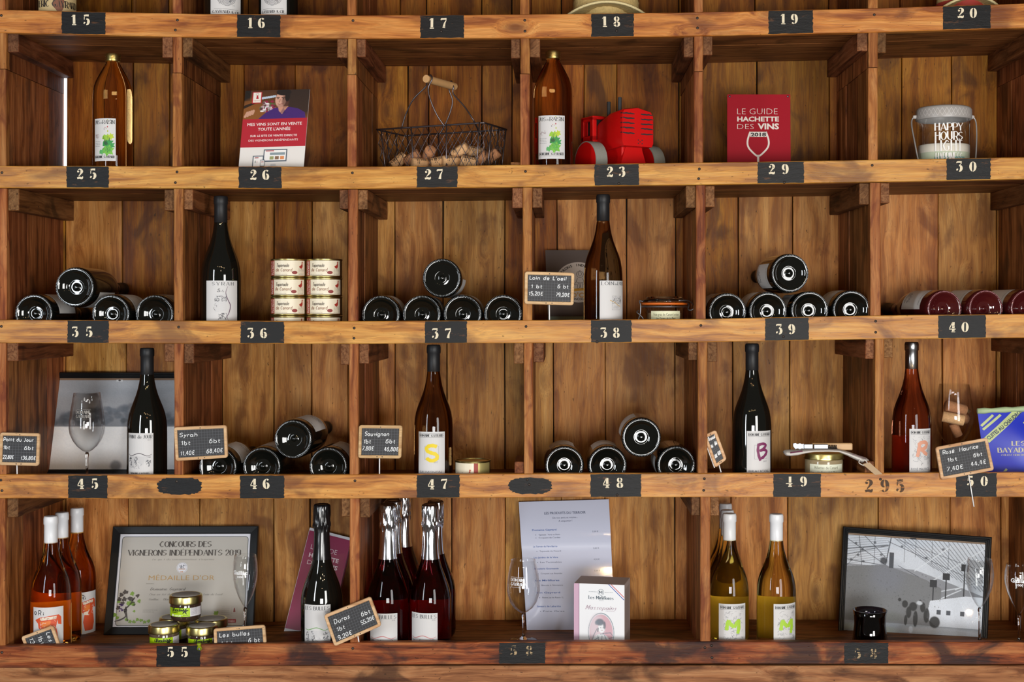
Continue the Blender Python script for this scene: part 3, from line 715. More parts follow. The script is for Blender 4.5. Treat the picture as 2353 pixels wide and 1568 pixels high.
        if cols:
            ca = me.color_attributes.new('Col', 'FLOAT_COLOR', 'POINT'); ca.data.foreach_set('color', [x for c in cols for x in (c[0], c[1], c[2], 1.0)])
        me.update(); return link(bpy.data.objects.new(name, me), parent)
class Cv:
    """small raster painted with shapes, in surface coordinates (x right, y up)"""
    def __init__(s, x0, y0, x1, y1, res, bg='#888888'):
        s.b = (x0, y0, x1, y1); s.nx = max(4, int((x1-x0)*res)); s.ny = max(4, int((y1-y0)*res))
        s.X, s.Y = np.meshgrid(np.linspace(x0, x1, s.nx), np.linspace(y1, y0, s.ny)); s.a = np.zeros((s.ny, s.nx, 3)); s.a[:] = lin(bg); s.rg = np.random.RandomState(5)
    def put(s, mask, col, al=1.0): mk = (np.clip(mask, 0, 1)*al)[..., None]; s.a = s.a*(1-mk) + np.array(lin(col))*mk
    def rect(s, x0, y0, x1, y1, col, al=1): s.put(((s.X >= x0)&(s.X <= x1)&(s.Y >= y0)&(s.Y <= y1)).astype(float), col, al)
    def ell(s, cx, cy, rx, ry, col, al=1, soft=0.12): d = np.sqrt(((s.X-cx)/rx)**2+((s.Y-cy)/ry)**2); s.put((1-d)/soft+0.5, col, al)
    def line(s, x0, y0, x1, y1, w, col, al=1):
        dx, dy = x1-x0, y1-y0; l2 = dx*dx+dy*dy or 1; t = np.clip(((s.X-x0)*dx+(s.Y-y0)*dy)/l2, 0, 1); d = np.hypot(s.X-x0-t*dx, s.Y-y0-t*dy); s.put((w/2-d)/0.8+0.5, col, al)
    def poly(s, P, col, al=1):
        ins = np.zeros_like(s.X, bool); n = len(P)
        for i in range(n):
            (xa, ya), (xb, yb) = P[i-1], P[i]
            c = ((ya > s.Y) != (yb > s.Y)) & (s.X < (xb-xa)*(s.Y-ya)/((yb-ya) or 1e-9)+xa); ins ^= c
        s.put(ins.astype(float), col, al)
    def grad(s, y0, y1, c0, c1, x0=-1e9, x1=1e9):
        t = np.clip((s.Y-y0)/(y1-y0), 0, 1)[..., None]; mk = ((s.Y >= y0)&(s.Y <= y1)&(s.X >= x0)&(s.X <= x1))[..., None]
        s.a = np.where(mk, np.array(lin(c0))*(1-t)+np.array(lin(c1))*t, s.a)
    def noise(s, amp, cell=1, y0=-1e9, y1=1e9):
        n = s.rg.rand(s.ny//cell+2, s.nx//cell+2); n = np.kron(n, np.ones((cell, cell)))[:s.ny, :s.nx]
        mk = ((s.Y >= y0)&(s.Y <= y1)); s.a *= (1+(n-.5)*2*amp*mk)[..., None]
    def to(s, p, h=None): p.image(*s.b, np.clip(s.a, 0, 1), h)
# ---------------------------------------------------------------- bottles
PROF = {
 'burgundy': [(45.5,10),(46,20),(46,118),(45.7,136),(44.4,152),(41.6,168),(37.2,182),(31.2,197),(25.2,213),(20.8,228),(17.6,243),(15.6,258),(14.4,268),(14,300),(14.8,303),(14.8,322),(0,323)],
 'juice':    [(45,10),(45.5,18),(45.5,192),(44.8,206),(42.4,218),(38.2,230),(32.6,241),(26.6,252),(20.8,262),(16.4,269),(15,275),(15,292),(0,292)],
 'sparkling':[(48,10),(49,20),(49,104),(48.2,116),(45.4,130),(40.4,146),(34,162),(27.6,178),(22.6,194),(19.4,208),(17.6,222),(16.6,246),(16,268),(15.8,290),(16,318),(0,320)],
}
PUNT = [(0,8),(2.6,7.4),(4.6,10),(5.6,14),(11,15.6),(15,14.2),(16.4,15.0),(17.4,14.6),(22.5,12.6),(24.6,11.0),(27,10.2),(33.5,5),(37.5,1.6),(40.8,0.3),(43.4,2.2)]
def bottle_body(kind, H=None, n=40):
    pr = PROF[kind]; k = (H/pr[-1][1]) if H else 1.0
    return MB().lathe(PUNT + [(r, h*k if h > 20 else h) for r, h in pr], n), k
def cyl_f(R, yaw=0.0, z0=0.0):
    """surface of a standing cylinder facing -Y; x = arc length, y = height"""
    def f(x, y, h): a = x/R + yaw; return ((R+h)*math.sin(a), -(R+h)*math.cos(a), z0+y)
    return f
_cache = {}
def cached(key, fn):
    if key not in _cache: _cache[key] = fn()
    return _cache[key]
def rim_caps(H, k, kind='burgundy', ln=62):
    r0 = 15.0
    top = H
    return [(r0+0.6, top-ln), (r0+0.3, top-ln+0.4), (r0+0.2, top-20), (r0+1.6, top-17.5), (r0+1.6, top-5), (r0+1.1, top-3.4), (r0+1.0, top-2.6), (r0+0.6, top-0.6), (r0-0.6, top+0.6), (r0-3, top+0.9), (0, top+0.7)]
def label_base(p, w, h, col='#d2d1d1', mt=None):
    p.rect(0, 0, w, h, mt or mat(col, rough=0.6), 0.25)
    p.layer = 0.6
def bottle(label, px, topy, row, d, glassm, caps=None, capln=62, kind='burgundy', lab=None, back=None, group=None, name='wine_bottle', cap_y=None, yaw=0.0):
    """lab = (x0,x1,y_top,y_bottom or None, fn(print, w, h)) in photo pixels"""
    base = place(px, row, d); ztop = (CY-topy)*(1+d/D); H = ztop-base.z
    t = thing(name, label, 'bottle', base, (0,0,0), group)
    me = cached(('body', kind, round(H), glassm.name), lambda: bottle_body(kind, H)[0].mesh('bottle_glass', glassm, True))
    inst('glass_body', me, t)
    s = 1+d/D; Rb = {'burgundy':46.0,'juice':45.5,'sparkling':49.0}[kind]
    if caps is not None and kind == 'burgundy':
        inst('capsule', cached(('cap', round(H), caps.name, capln), lambda: MB().lathe(rim_caps(H, 1, ln=capln), 32, caps=False).mesh('capsule', caps, 'auto')), t)
    if kind == 'juice':
        g = MB().lathe([(15.6,H-18),(17.2,H-17.6),(17.4,H-14),(16.6,H-13.6),(16.6,H-12),(17.3,H-11.6),(17.3,H-9.4),(16.6,H-9),(16.6,H-7.6),(17.3,H-7.2),(17.3,H-1.5),(16,H+0.4),(0,H+0.6)], 48, caps=False,
                       fn=lambda r, h, a: r + (0.25*math.cos(a*24) if H-9 < h < H-1 and r > 5 else 0))
        g.build('screw_cap', M['gold'], t, 'auto')
    if kind == 'sparkling':
        rnd = random.Random(int(px)); ph = [rnd.uniform(0, 6) for _ in range(6)]
        def wr(r, h, a):
            if r < 3: return r
            u = (H-h)
            amp = 1.5 if u < 50 else 0.0
            if 36 < u < 62: amp = 2.2
            return r + amp*(math.sin(a*9+ph[0]+h*.13)*.5 + math.sin(a*14+ph[1]-h*.2)*.35 + math.sin(a*23+ph[2])*.25)
        fo = MB().lathe([(22.4,H-128),(22.0,H-126),(20.4,H-116),(19.0,H-96),(18.0,H-66),(17.6,H-58),(18.4,H-54),(20.0,H-50),(19.6,H-44),(19.0,H-38),(19.8,H-26),(20.0,H-14),(19.2,H-4),(18.0,H-0.5),(15,H+1.0),(14,H+0.2),(0,H+0.8)], 84, caps=False, fn=wr)
        inst('foil_hood', fo.mesh('foil', caps, True), t)
    if lab:
        x0, x1, y0, y1, fn = lab
        s_ = 1 + (d-Rb)/D; cxp = CX + base.x/s_ ; Rp = Rb/s_
        a0 = math.asin(max(-1, min(1, (x0-cxp)/Rp))); a1 = math.asin(max(-1, min(1, (x1-cxp)/Rp)))
        w = Rb*(a1-a0); zt = (CY-y0)*s_ - base.z; zb = ((CY-y1)*s_ - base.z) if y1 else 22
        p = Print(cyl_f(Rb+0.1, a0, zb), strip=4.5); label_base(p, w, zt-zb); fn(p, w, zt-zb); p.build('label', t)
    if back:
        col, zt, half = back
        b = MB(); zb = 14; n = 36
        vs = []; 
        for k in range(n+1):
            a = PI + (-half+2*half*k/n)
            for z in (zb, zt): vs.append(((Rb+.25)*math.sin(a), -(Rb+.25)*math.cos(a), z))
        b.add(vs, [(2*k, 2*k+2, 2*k+3, 2*k+1) for k in range(n)])
        b.build('back_label', mat(col, rough=0.6), t)
    return t
INK = '#3a3a3e'; GREYINK = '#8b8d92'; PALEINK = '#b9bbc0'
def lab_letter(ch, col, name, year=True, sprig=False):
    def fn(p, w, h):
        p.line([(w*.06, h-4.6), (w*.96, h-4.6)], 0.5, INK); p.line([(w*.06, h-13), (w*.96, h-13)], 0.5, INK)
        p.pen('DOMAINE GAYRARD', w*.5, h-11.2, 5.4, '#2c2c30', 'serif', w=w*.86, align='c', thick=1.15, gap=2.0)
        cx, cy = w*.52, h-49; b = 16
        if sprig:
            p.scrib(cx-23, cy-36, cx+23, cy+32, 60, GREYINK, 0.45, 5)
        else: p.line([(cx-b,cy-b),(cx+b,cy-b),(cx+b,cy+b),(cx-b,cy+b),(cx-b,cy-b)], 0.6, GREYINK)
        p.layer = 0.9
        P = {'S': [[(12,14),(4,17),(-6,16),(-12,10),(-9,4),(0,0),(9,-3),(13,-9),(10,-15),(1,-18),(-8,-15),(-11,-11)]],
             'B': [[(-6,20),(-8,6),(-6,-8),(-2,-20)], [(-6,17),(4,19),(12,16),(8,9),(-2,3)], [(-4,3),(8,5),(15,1),(12,-6),(4,-13),(-1,-14)]],
             'R': [[(-7,17),(-8,3),(-12,-16)], [(-7,15),(4,18),(12,14),(8,5),(-3,1)], [(-2,2),(5,-6),(14,-12)]],
             'M': [[(-16,-12),(-14,2),(-11,12)], [(-12,11),(-6,2),(1,-5)], [(1,-5),(7,4),(13,12)], [(12,13),(13,-4),(10,-20)]]}[ch]
        for s_ in P:
            Q = catmull([(cx+a, cy+b_) for a, b_ in s_], 4); n = len(Q); p.line(Q, [ (8.4 if ch != 'B' else 6.4)*(1 + 0.1*math.sin(i*1.7)) * (0.75 if i in (0, n-1) else 1) for i in range(n)], col)
        p.text('2017', cx+5, cy-23.5, 3.6, GREYINK)
        p.layer = 0.6; p.text(name, w*.47, h-96.5, 6.0, '#6a6c74', align='c', w=w*.80)
    return fn
def lab_wave(title, sub='2018', col='#4a4048', tsize=8.0, wy=58, accent=None):
    def fn(p, w, h):
        p.pen(title, w*.5, h-12.4, tsize, '#4a4c50', 'serif', w=w*.9, align='c', thick=1.3, gap=2.0); p.text(sub, w*.92, h-17.5, 3.0, GREYINK, align='r')
        y = h-wy; P = catmull([(w*.05,y+3),(w*.18,y-1),(w*.5,y+5),(w*.78,y-1),(w*.95,y+3)], 6); p.line(P, [0.6+1.0*math.sin(PI*i/(len(P)-1)) for i in range(len(P))], accent or col)
        for k in range(26):
            x = w*(.2+.6*k/25); p.line([(x, y-2), (x+.4, y-18-6*math.sin(k*.5))], 0.35, PALEINK)
        for (a, b) in ((.08,.2),(.32,.44),(.74,.92)): p.scrib(w*a, y-26, w*b, y-3, 16, '#55565c', 0.8, 3)
        p.scrib(w*.1, y-30, w*.9, y-16, 16, GREYINK, 0.5, 2.5)
        p.pen('DOMAINE GAYRARD', w*.5, h-96.5, 5, '#55575c', 'serif', w=w*.7, align='c', thick=1.0, gap=2.0)
    return fn
def lab_syrah(p, w, h):
    p.pen('SYRAH', w*.52, h-11, 7.5, '#4a4c50', 'serif', w=w*.64, align='c', thick=1.3, gap=4)
    P = catmull([(w*.66,h-13),(w*.60,h-28),(w*.66,h-44),(w*.74,h-58),(w*.70,h-74),(w*.64,h-84),(w*.68,h-93)], 6); p.line(P, [0.5+1.4*math.sin(PI*i/(len(P)-1)) for i in range(len(P))], '#5b3a56')
    for k in range(22): y = h-30-k*1.9; p.line([(w*.28, y-3), (w*.62, y)], 0.3, PALEINK)
    p.scrib(w*.35, h-26, w*.55, h-18, 10, '#4c4d52', 0.7, 3); p.scrib(w*.28, h-48, w*.62, h-36, 24, '#4c4d52', 0.7, 4); p.scrib(w*.38, h-90, w*.62, h-76, 26, '#4c4d52', 0.7, 3); p.scrib(w*.16, h-74, w*.34, h-52, 7, '#6c6d72', 0.6, 2)
    p.greek(w*.15, h-96, w*.8, 1.6, '#9a9ca0')
def lab_loin(p, w, h):
    p.pen('LOIN', w*.06, h-10.5, 8, '#4a4c50', 'serif', w=w*.40, thick=1.3); p.pen('de', w*.51, h-10.5, 4.4, '#4a4c50', 'script', thick=.8); p.pen("L'OEIL", w*.63, h-10.5, 8, '#4a4c50', 'serif', w=w*.35, thick=1.3, gap=1.2)
    cx, cy = w*.58, h-52; b = 16
    p.line([(cx-b*.8,cy-b),(cx+b*.8,cy-b),(cx+b*.9,cy+b),(cx-b*.8,cy+b),(cx-b*.8,cy-b)], 0.5, GREYINK); p.scrib(cx-b*.8, cy-2, cx+b, cy+b, 34, '#77797e', 0.5, 5)
    for k in range(7): p.line([(cx-9+k*2.2, cy-13), (cx-7+k*2.4, cy-6)], 0.5, GREYINK)
    p.line(catmull([(cx-b*1.1,cy+6),(cx-5,cy+1),(cx+4,cy-5),(cx+12,cy-8)], 5), 1.3, '#c8a040')
def lab_juice(p, w, h):
    p.pen('JUS', w*.05, h-13, 8.5, '#3f4042', 'serif', w=w*.25, thick=1.4); p.pen('de', w*.34, h-12, 4, '#3f4042', 'script', thick=.7); p.pen('RAISIN', w*.46, h-13, 9, '#3f4042', 'serif', w=w*.48, thick=1.3, gap=1.4)
    for (x, y, rx, ry, c) in ((.66,3.4,1.1,1.0,'#a9b81e'),(.79,3.8,.8,.8,'#3f3f3f'),(.66,19.5,1.3,1.9,'#b0303a'),(.56,21.5,.8,1,'#b0303a'),(.61,23,.9,.9,'#86a02a'),(.52,25,1,1.2,'#50405a'),(.67,29.5,1.3,2.4,'#a9b81e')): p.ell(w*x, h-y, rx, ry, c, n=10)
    leaf = [(0,6),(4,10),(8,7),(12,12),(13,6),(18,5),(14,1),(15,-5),(9,-3),(5,-7),(3,-2),(-2,-1)]
    def lf(x, y, k, col, a=0): p.poly([(x+(u*math.cos(a)-v*math.sin(a))*k, y+(u*math.sin(a)+v*math.cos(a))*k) for u, v in leaf], col)
    x0 = w*.46
    lf(x0, h-47, 1.0, '#8fbf2e'); lf(x0+13, h-47, .85, '#b4c92a', .5); lf(x0+2, h-63, 1.35, '#1f8a3c', .2); lf(x0+9, h-58, 1.1, '#2f9a4a', -.7)
    p.layer = .8; p.ell(x0+7, h-58, 4.5, 4, '#14532c', j=.2, n=12); lf(x0+1, h-79, 1.45, '#6fb83a', .1); lf(x0-7, h-81, .8, '#58a860', .3); lf(x0+12, h-79, 1.0, '#4aa03c', 1.2)
    p.scrib(x0, h-84, x0+18, h-42, 26, '#3a5a1e', .5, 3); p.layer = .6
    p.scrib(w*.06, h-46, w*.3, h-36, 8, '#8a6a70', .5, 3)
    for k in range(4): p.greek(w*.06, h-54-k*3.6, w*.34, 1.3, '#8f9194')
    p.line([(w*.04,h-85.6),(w*.96,h-85.6)], .4, INK); p.pen('DOMAINE GAYRARD', w*.5, h-91.6, 4.8, '#2c2c30', 'serif', w=w*.9, align='c', thick=1.3, gap=1.8)
    p.line([(w*.04,h-93),(w*.96,h-93)], .4, INK); p.greek(w*.06, h-96, w*.9, .9, '#a8aaad')
def lab_ori(p, w, h):
    p.pen('O', w*.06, h-17, 7, '#1c1d26', thick=1.6); p.pen('R', w*.22, h-18, 11, '#1c1d26', thick=1.5, w=6); p.pen('i', w*.38, h-18, 8, '#1c1d26', thick=1.4)
    c = '#d4532c'; p.poly([(w*.10,h-30),(w*.25,h-24),(w*.55,h-20),(w*.84,h-18),(w*.92,h-24),(w*.93,h-42),(w*.82,h-40),(w*.8,h-30),(w*.76,h-46),(w*.80,h-60),(w*.84,h-78),(w*.74,h-96),(w*.36,h-96),(w*.28,h-74),(w*.34,h-56),(w*.22,h-48),(w*.2,h-38)], c)
    p.layer = .8; p.poly([(w*.26,h-26),(w*.5,h-22),(w*.78,h-21),(w*.76,h-28),(w*.5,h-29),(w*.3,h-31)], '#e6d8c4'); p.poly([(w*.3,h-34),(w*.6,h-31),(w*.58,h-46),(w*.34,h-46)], '#e07a34')
    p.poly([(w*.3,h-50),(w*.54,h-47),(w*.5,h-53),(w*.52,h-58),(w*.32,h-56)], '#ecdcc6'); p.scrib(w*.28, h-60, w*.8, h-22, 14, '#f0e6dc', .6, 5); p.scrib(w*.3, h-30, w*.8, h-22, 10, '#8a2c1c', .5, 3)
# ---------------------------------------------------------------- flat cards, frames, slates
class Quad:
    def __init__(s, TL, TR, BR, BL, dTL, dTR, dBR, dBL):
        s.c = [W(*TL, dTL), W(*TR, dTR), W(*BR, dBR), W(*BL, dBL)]
        n_ = (s.c[2]-s.c[3]).cross(s.c[0]-s.c[3]); o_ = Vector((0, -D, 0)); r_ = s.c[1]-o_
        s.c[1] = o_ + r_*((s.c[3]-o_).dot(n_)/r_.dot(n_)); s.o = (s.c[2]+s.c[3])/2
        s.w = ((s.c[1]-s.c[0]).length + (s.c[2]-s.c[3]).length)/2; s.h = ((s.c[0]-s.c[3]).length + (s.c[1]-s.c[2]).length)/2
        s.n = (s.c[1]-s.c[0]).cross(s.c[0]-s.c[3]).normalized()
        if s.n.y > 0: s.n = -s.n
    def f(s, x, y, h):
        u, v = x/s.w, y/s.h; TL, TR, BR, BL = s.c
        return BL*(1-u)*(1-v) + BR*u*(1-v) + TR*u*v + TL*(1-u)*v + s.n*h - s.o
def rrect(x0, y0, x1, y1, r, n=4):
    P = []
    for (cx, cy, a) in ((x1-r,y1-r,0),(x0+r,y1-r,PI/2),(x0+r,y0+r,PI),(x1-r,y0+r,1.5*PI)):
        for k in range(n+1): P.append((cx+r*math.cos(a+PI/2*k/n), cy+r*math.sin(a+PI/2*k/n)))
    return P
def slab(Q, name, parent, mats, h0=-2, h1=0, inset=(0,0,0,0), r=1.0):
    P = rrect(inset[0], inset[1], Q.w-inset[2], Q.h-inset[3], r, 3)
    return fix_normals(MB().loft([[Q.f(x, y, h0) for x, y in P], [Q.f(x, y, h1) for x, y in P]]).build(name, mats, parent))
def frame_mesh(Q, name, parent, mats, prof, r=1.0):
    """prof: [(inset, height)] from the outside back round to the inside"""
    loops = [[Q.f(x, y, hh) for x, y in rrect(i_, i_, Q.w-i_, Q.h-i_, max(0.05, r-i_ if r > 2 else 0.3), 4)] for i_, hh in prof]
    return fix_normals(MB().loft(loops, close=True).build(name, mats, parent))
CHALK = '#eceef0'
def slate(label, TL, TR, BR, BL, dt, db, lines, stick=None, thin_side=False, grid=6.4):
    Q = Quad(TL, TR, BR, BL, dt, dt, db, db); t = thing('price_slate', label, 'price sign', Q.o, None, 'small chalk price slates')
    b = 7.2
    frame_mesh(Q, 'frame', t, M['pale_wood'], [(0,-3),(0,2.0),(1.2,3.4),(b-1.2,3.4),(b,2.2),(b,-3)], r=6)
    slab(Q, 'slate_panel', t, M['slate'], -2.4, 0.6, (b-.5,)*4, .3)
    p = Print(Q.f); p.layer = 0.8; x = b+grid*.6
    gl = mat('#5e6065', rough=.7)
    while x < Q.w-b: p.line([(x, b), (x, Q.h-b)], .55, gl); x += grid
    y = b+grid*.6
    while y < Q.h-b: p.line([(b, y), (Q.w-b, y)], .55, gl); y += grid
    p.layer = 1.1
    for L in lines: p.pen(L[0], L[1]*Q.w, L[2]*Q.h, L[3], CHALK, 'hand', w=(L[4]*Q.w if len(L) > 4 and L[4] else None), thick=1.25, slant=.12, jit=.22, rot=(L[5] if len(L) > 5 else 0))
    p.build('chalk_writing', t)
    hp = Print(Q.f); hp.layer = 3.6
    for (u, v) in ((.5, Q.h-4), (.44, 3.8), (.56, 3.8)): hp.ell(u*Q.w, v, 1.3, 1.3, '#15120f', n=10)
    hp.build('peg_hole', t)
    if stick:
        (xa, ya), (xb, yb), dd = stick
        MB().tube([W(xa, ya, db+dd[0])-Q.o, W(xb, yb, db+dd[1])-Q.o], 1.4, 8).build('stick', mat('#eeeeee', rough=.3), t, True)
    if thin_side:
        MB().tube([Q.f(-.8, 1, -1), Q.f(-.8, Q.h-1, -1)], 1.5, 8).build('white_edge', mat('#f2f2f2', rough=.3), t, True)
    return t
# ---- glasses
def goblet(label, px, topy, row, d, rb, prof, mt='thin', group=None, etched=None, cat='wine glass', name='wine_glass'):
    """prof: outer [(r, frac of height)] from the bowl bottom up to the rim; stem and foot added"""
    base = place(px, row, d); H = (CY-topy)*(1+d/D) - base.z
    t = thing(name, label, cat, base, None, group)
    bz = prof[0][1]*H; out = [(r, z*H) for r, z in prof]
    # bowl: outer wall then inner wall
    inner = [(max(0.0, r-1.1), z + (2.0 if i == 0 else 0)) for i, (r, z) in enumerate(out)][::-1]
    MB().lathe([(0.0, bz-1)] + out + [(out[-1][0]-.55, H+.3)] + inner + [(0, inner[-1][1])], 44, caps=False).build('bowl', M[mt], t, True)
    MB().lathe([(0,0),(34,0),(34.5,.8),(30,1.6),(12,3.4),(5,8),(3.2,18),(2.7,bz*.5),(3.0,bz-14),(4.6,bz-5),(out[0][0]*.9+.6,bz+.5),(0,bz+1)], 32, caps=False).build('stem_and_foot', M['solid'] if mt == 'thin' else M[mt], t, True)
    if etched: etched(t, H)
    return t
WINE = [(3,.335),(12,.36),(24,.41),(33,.47),(39.5,.545),(41.5,.61),(41,.68),(38.5,.78),(35,.88),(30.5,1.0)]
FLUTE = [(2.5,.40),(6,.43),(12,.48),(19,.55),(25,.64),(28.5,.73),(29.5,.82),(28.5,.91),(25.5,1.0)]
def etch(words, R, z, size, yaw=0.0, w=None, kind='sans', col='#f4f4f4'):
    def fn(t, H):
        p = Print(cyl_f(R, yaw, 0), strip=3.5); p.layer = .4; y = z*H
        for i, wd_ in enumerate(words):
            if kind == 'sans': p.text(wd_, 0, y-i*size*1.35, size, col, align='c', bold=.02, w=w)
            else: p.pen(wd_, 0, y-i*size*1.35, size, col, 'serif', w=w, align='c', thick=size*.2, gap=1.6)
        if kind != 'sans':
            p.line([(-w/2, y+size*1.35), (w/2, y+size*1.35)], .5, col); p.line([(-w/2, y-size*1.9), (w/2, y-size*1.9)], .5, col)
        p.build('etched_lettering', t)
    return fn
def cork(label, c, axis, L=42, r=11.5, mt='cork', group='corks in the wire basket', printed=True):
    ax = Vector(axis).normalized(); t = thing('cork', label, 'cork', c, ax.to_track_quat('Z', 'Y').to_euler(), group)
    rnd = random.Random(int(c[0]*7+c[2]))
    MB().lathe([(r-1.2,-L/2),(r,-L/2+1.2),(r+.1,0),(r,L/2-1.2),(r-1.2,L/2)], 20, fn=lambda R, h, a: R*(1+.012*math.sin(a*5+h*.3))).build('cork_body', M[mt], t, True)
    if printed:
        p = Print(cyl_f(r, 0, 0), strip=3); p.layer = .35
        for yw in (0, 2.1, 4.2):
            x = yw*r; p.text(rnd.choice(['GAYRARD', 'VIN', 'GAILLAC', 'EN BOUTEILLE']), x, 3, 6.5, '#3a2a20', align='c', rot=PI/2, bold=.01); p.greek(x-8, -8, x+8, 2, '#4a382c', rnd); p.greek(x-8, -12, x+8, 2, '#4a382c', rnd)
        p.build('printed_text', t)
    return t
# ================================================================= ROW 0 (cut by the frame)
def lab_eric(p, w, h):
    p.rect(0, 0, w, h, '#c2ab7c'); p.layer = .9; p.pen('ERIC GAYRARD', w*.5, 12, 15, '#2e241c', 'serif', w=w*.94, align='c', thick=3, gap=1.6); p.ell(w*.5, 30, 13, 30, '#7a4a34', j=.1)
bottle('dark bottle with cream label and large black lettering above number 15', 130, -262, 0, 90, M['dark_glass'], M['capsule_black'], lab=(85.5,174,-80,27,lab_eric), name='wine_bottle')
def lab_rings(p, w, h):
    for k in range(9): p.line([(w*.5+(24-k*2.4)*math.cos(a)*(1+.07*math.sin(a*5+k)), h-58+(22-k*2.3)*math.sin(a)*(1+.06*math.cos(a*4))) for a in [2*PI*i/30 for i in range(31)]], .8, '#55565a')
    p.scrib(w*.2, h-80, w*.8, h-36, 20, '#66676b', .5, 4); p.line([(w*.12, h-89), (w*.88, h-89)], .5, INK); p.pen('GAYRARD & CIE', w*.5, h-98.5, 6.5, '#3a3a3e', 'serif', w=w*.86, align='c', thick=1.3, gap=1.4)
bottle('left of two dark bottles with tree ring labels above number 16', 514, -270, 0, 80, M['dark_glass'], M['capsule_black'], lab=(483,545.5,-68,None,lab_rings), group='bottles with tree ring labels')
bottle('right of two dark bottles with tree ring labels above number 16', 640, -270, 0, 80, M['dark_glass'], M['capsule_black'], lab=(597,657,-68,None,lab_rings), group='bottles with tree ring labels')
goblet('wine glass of which only the stem shows, behind the rail right of number 15', 310, -190, 0, 110, 40, WINE)
def hat(label, px, row, d, R, peak, ribbon, seed):
    base = place(px, row, d); t = thing('straw_hat', label, 'hat', base, None, 'straw hats on the top shelf')
    n = 72; mb = MB(); rings = [(R*.60, 1.0), (R*.68,.97), (R*.76,.92), (R*.84,.84), (R*.92,.72), (R,.56)]
    def z(a, r): u = (r/R); return peak*(abs(math.sin(a))**1.4)*(0.55+.45*u) + 26*(1-u)*1.1 + 3
    loops = []
    for (r, _) in rings: loops.append([(r*math.cos(2*PI*k/n), r*.92*math.sin(2*PI*k/n), z(2*PI*k/n, r) + (.8 if k % 2 else -.2)) for k in range(n)])
    top = [[(x, y, zz+1.6) for x, y, zz in l] for l in loops][::-1]
    MB().loft(loops+top, cap0=False, cap1=False, close=True).build('brim', M['straw'], t, True)
    rp = []
    for i in range(15):
        tt = i/14; rp.append((R*.61*(1-.10*tt*tt) + (.9 if i % 2 else -.5), peak*.55+8+tt*95))
    rp += [(R*.50, peak*.55+108), (R*.3, peak*.55+112), (0, peak*.55+110)]
    MB().lathe(rp, 60, caps=False, fn=lambda r, h, a: r + (.6*math.sin(a*30+h*.4) if r > 10 else 0)).build('crown', M['straw'], t, True)
    MB().tube([((R+1)*math.cos(2*PI*k/60), (R+1)*.92*math.sin(2*PI*k/60), z(2*PI*k/60, R)+1) for k in range(60)], 3.2, 6, closed=True).build('braided_edge', mat('#d8c795', rough=.8, noise=.25, bump=.6, nscale=.2), t, True)
    if ribbon: MB().lathe([(R*.63, peak*.55+12),(R*.63, peak*.55+34)], 48, caps=False).build('ribbon', mat('#a8382c', rough=.7), t, True)
    return t
hat('large straw hat with pale braided brim above number 18', 1392, 0, 172, 133, 66, False, 1)
hat('straw hat with a red ribbon above number 20, mostly out of frame', 2212, 0, 150, 100, 60, True, 2)
# ================================================================= ROW 1
def juice(px, topy, label, lab, gm):
    return bottle(label, px, topy, 1, 72, gm, kind='juice', lab=lab, name='juice_bottle', group='tall grape juice bottles')
juice(259.5, 124.5, 'tall clear bottle of amber grape juice with gold cap above number 25', (214.5,264.5,272,370,lab_juice), M['juice'])
juice(1271, 118.5, 'tall clear bottle of amber grape juice with gold cap beside red tractor', (1237.5,1297.5,265,365,lab_juice), M['juice_dark'])
# flyer
Q = Quad((564,209),(712,205),(697,394),(547,398), 128,96,60,82)
t = thing('advertising_flyer', 'white and red leaning flyer with a photo of a man in purple, above number 26', 'flyer', Q.o)
slab(Q, 'card', t, mat('#e8e4e0', rough=.5), -1.5, 0)
p = Print(Q.f); w, h = Q.w, Q.h; p.layer = .5
pt = h*.352; cv = Cv(0, h-pt, w, h, 1.3, '#3a2418')
cv.grad(h-pt, h, '#7a4a20', '#4a2c18'); cv.rect(0, h-26, 14, h, '#1e1712'); cv.ell(22, h-58, 30, 34, '#8a5524', .8, .5); cv.ell(w*.9, h-26, 44, 40, '#2c211c', .9, .4); cv.poly([(32,h-19),(78,h-13),(78,h-18),(32,h-25)], '#b8c8da'); cv.poly([(0,h-38),(40,h-24),(40,h-28),(0,h-46)], '#2a1c14')
cv.ell(w*.37, h-46, 17, 9, '#b8a8b0', .8, .5)
rs = np.random.RandomState(3)
for _ in range(46): cv.ell(w*.26+rs.rand()*w*.22, h-54+rs.rand()*26, 1.5+rs.rand()*3, 1.5+rs.rand()*2.5, ['#8e2040','#e8e4e4','#5a2030','#c8a8b4','#4a6a3a'][rs.randint(5)])
cv.poly([(w*.24,h-pt),(w*.34,h-58),(w*.47,h-46),(w*.56,h-44),(w*.72,h-44),(w*.84,h-48),(w*.95,h-58),(w*.97,h-pt)], '#43246e'); cv.poly([(w*.53,h-42),(w*.69,h-42),(w*.64,h-52),(w*.60,h-62),(w*.55,h-54)], '#c89078')
cv.ell(w*.60, h-20, 17, 20, '#241a18'); cv.ell(w*.565, h-25, 13.5, 19, '#d0a08c'); cv.ell(w*.64, h-28, 9, 17, '#5a362c', .75, .5); cv.ell(w*.605, h-6, 18.5, 8.5, '#1e1614'); cv.ell(w*.665, h-17, 6, 13, '#1e1614')
cv.line(w*.50, h-19, w*.54, h-19.8, 1.8, '#3a2218'); cv.line(w*.58, h-19.8, w*.63, h-18.8, 1.8, '#3a2218'); cv.ell(w*.52, h-22.5, 2, 1.3, '#20140f'); cv.ell(w*.605, h-23, 2, 1.3, '#20140f'); cv.line(w*.555, h-24, w*.548, h-31, 2, '#a87060'); cv.line(w*.525, h-35.5, w*.55, h-36.8, 1.6, '#8a4a44'); cv.line(w*.55, h-36.8, w*.60, h-35, 1.6, '#8a4a44'); cv.ell(w*.56, h-41, 7, 3, '#a87868', .6, .5)
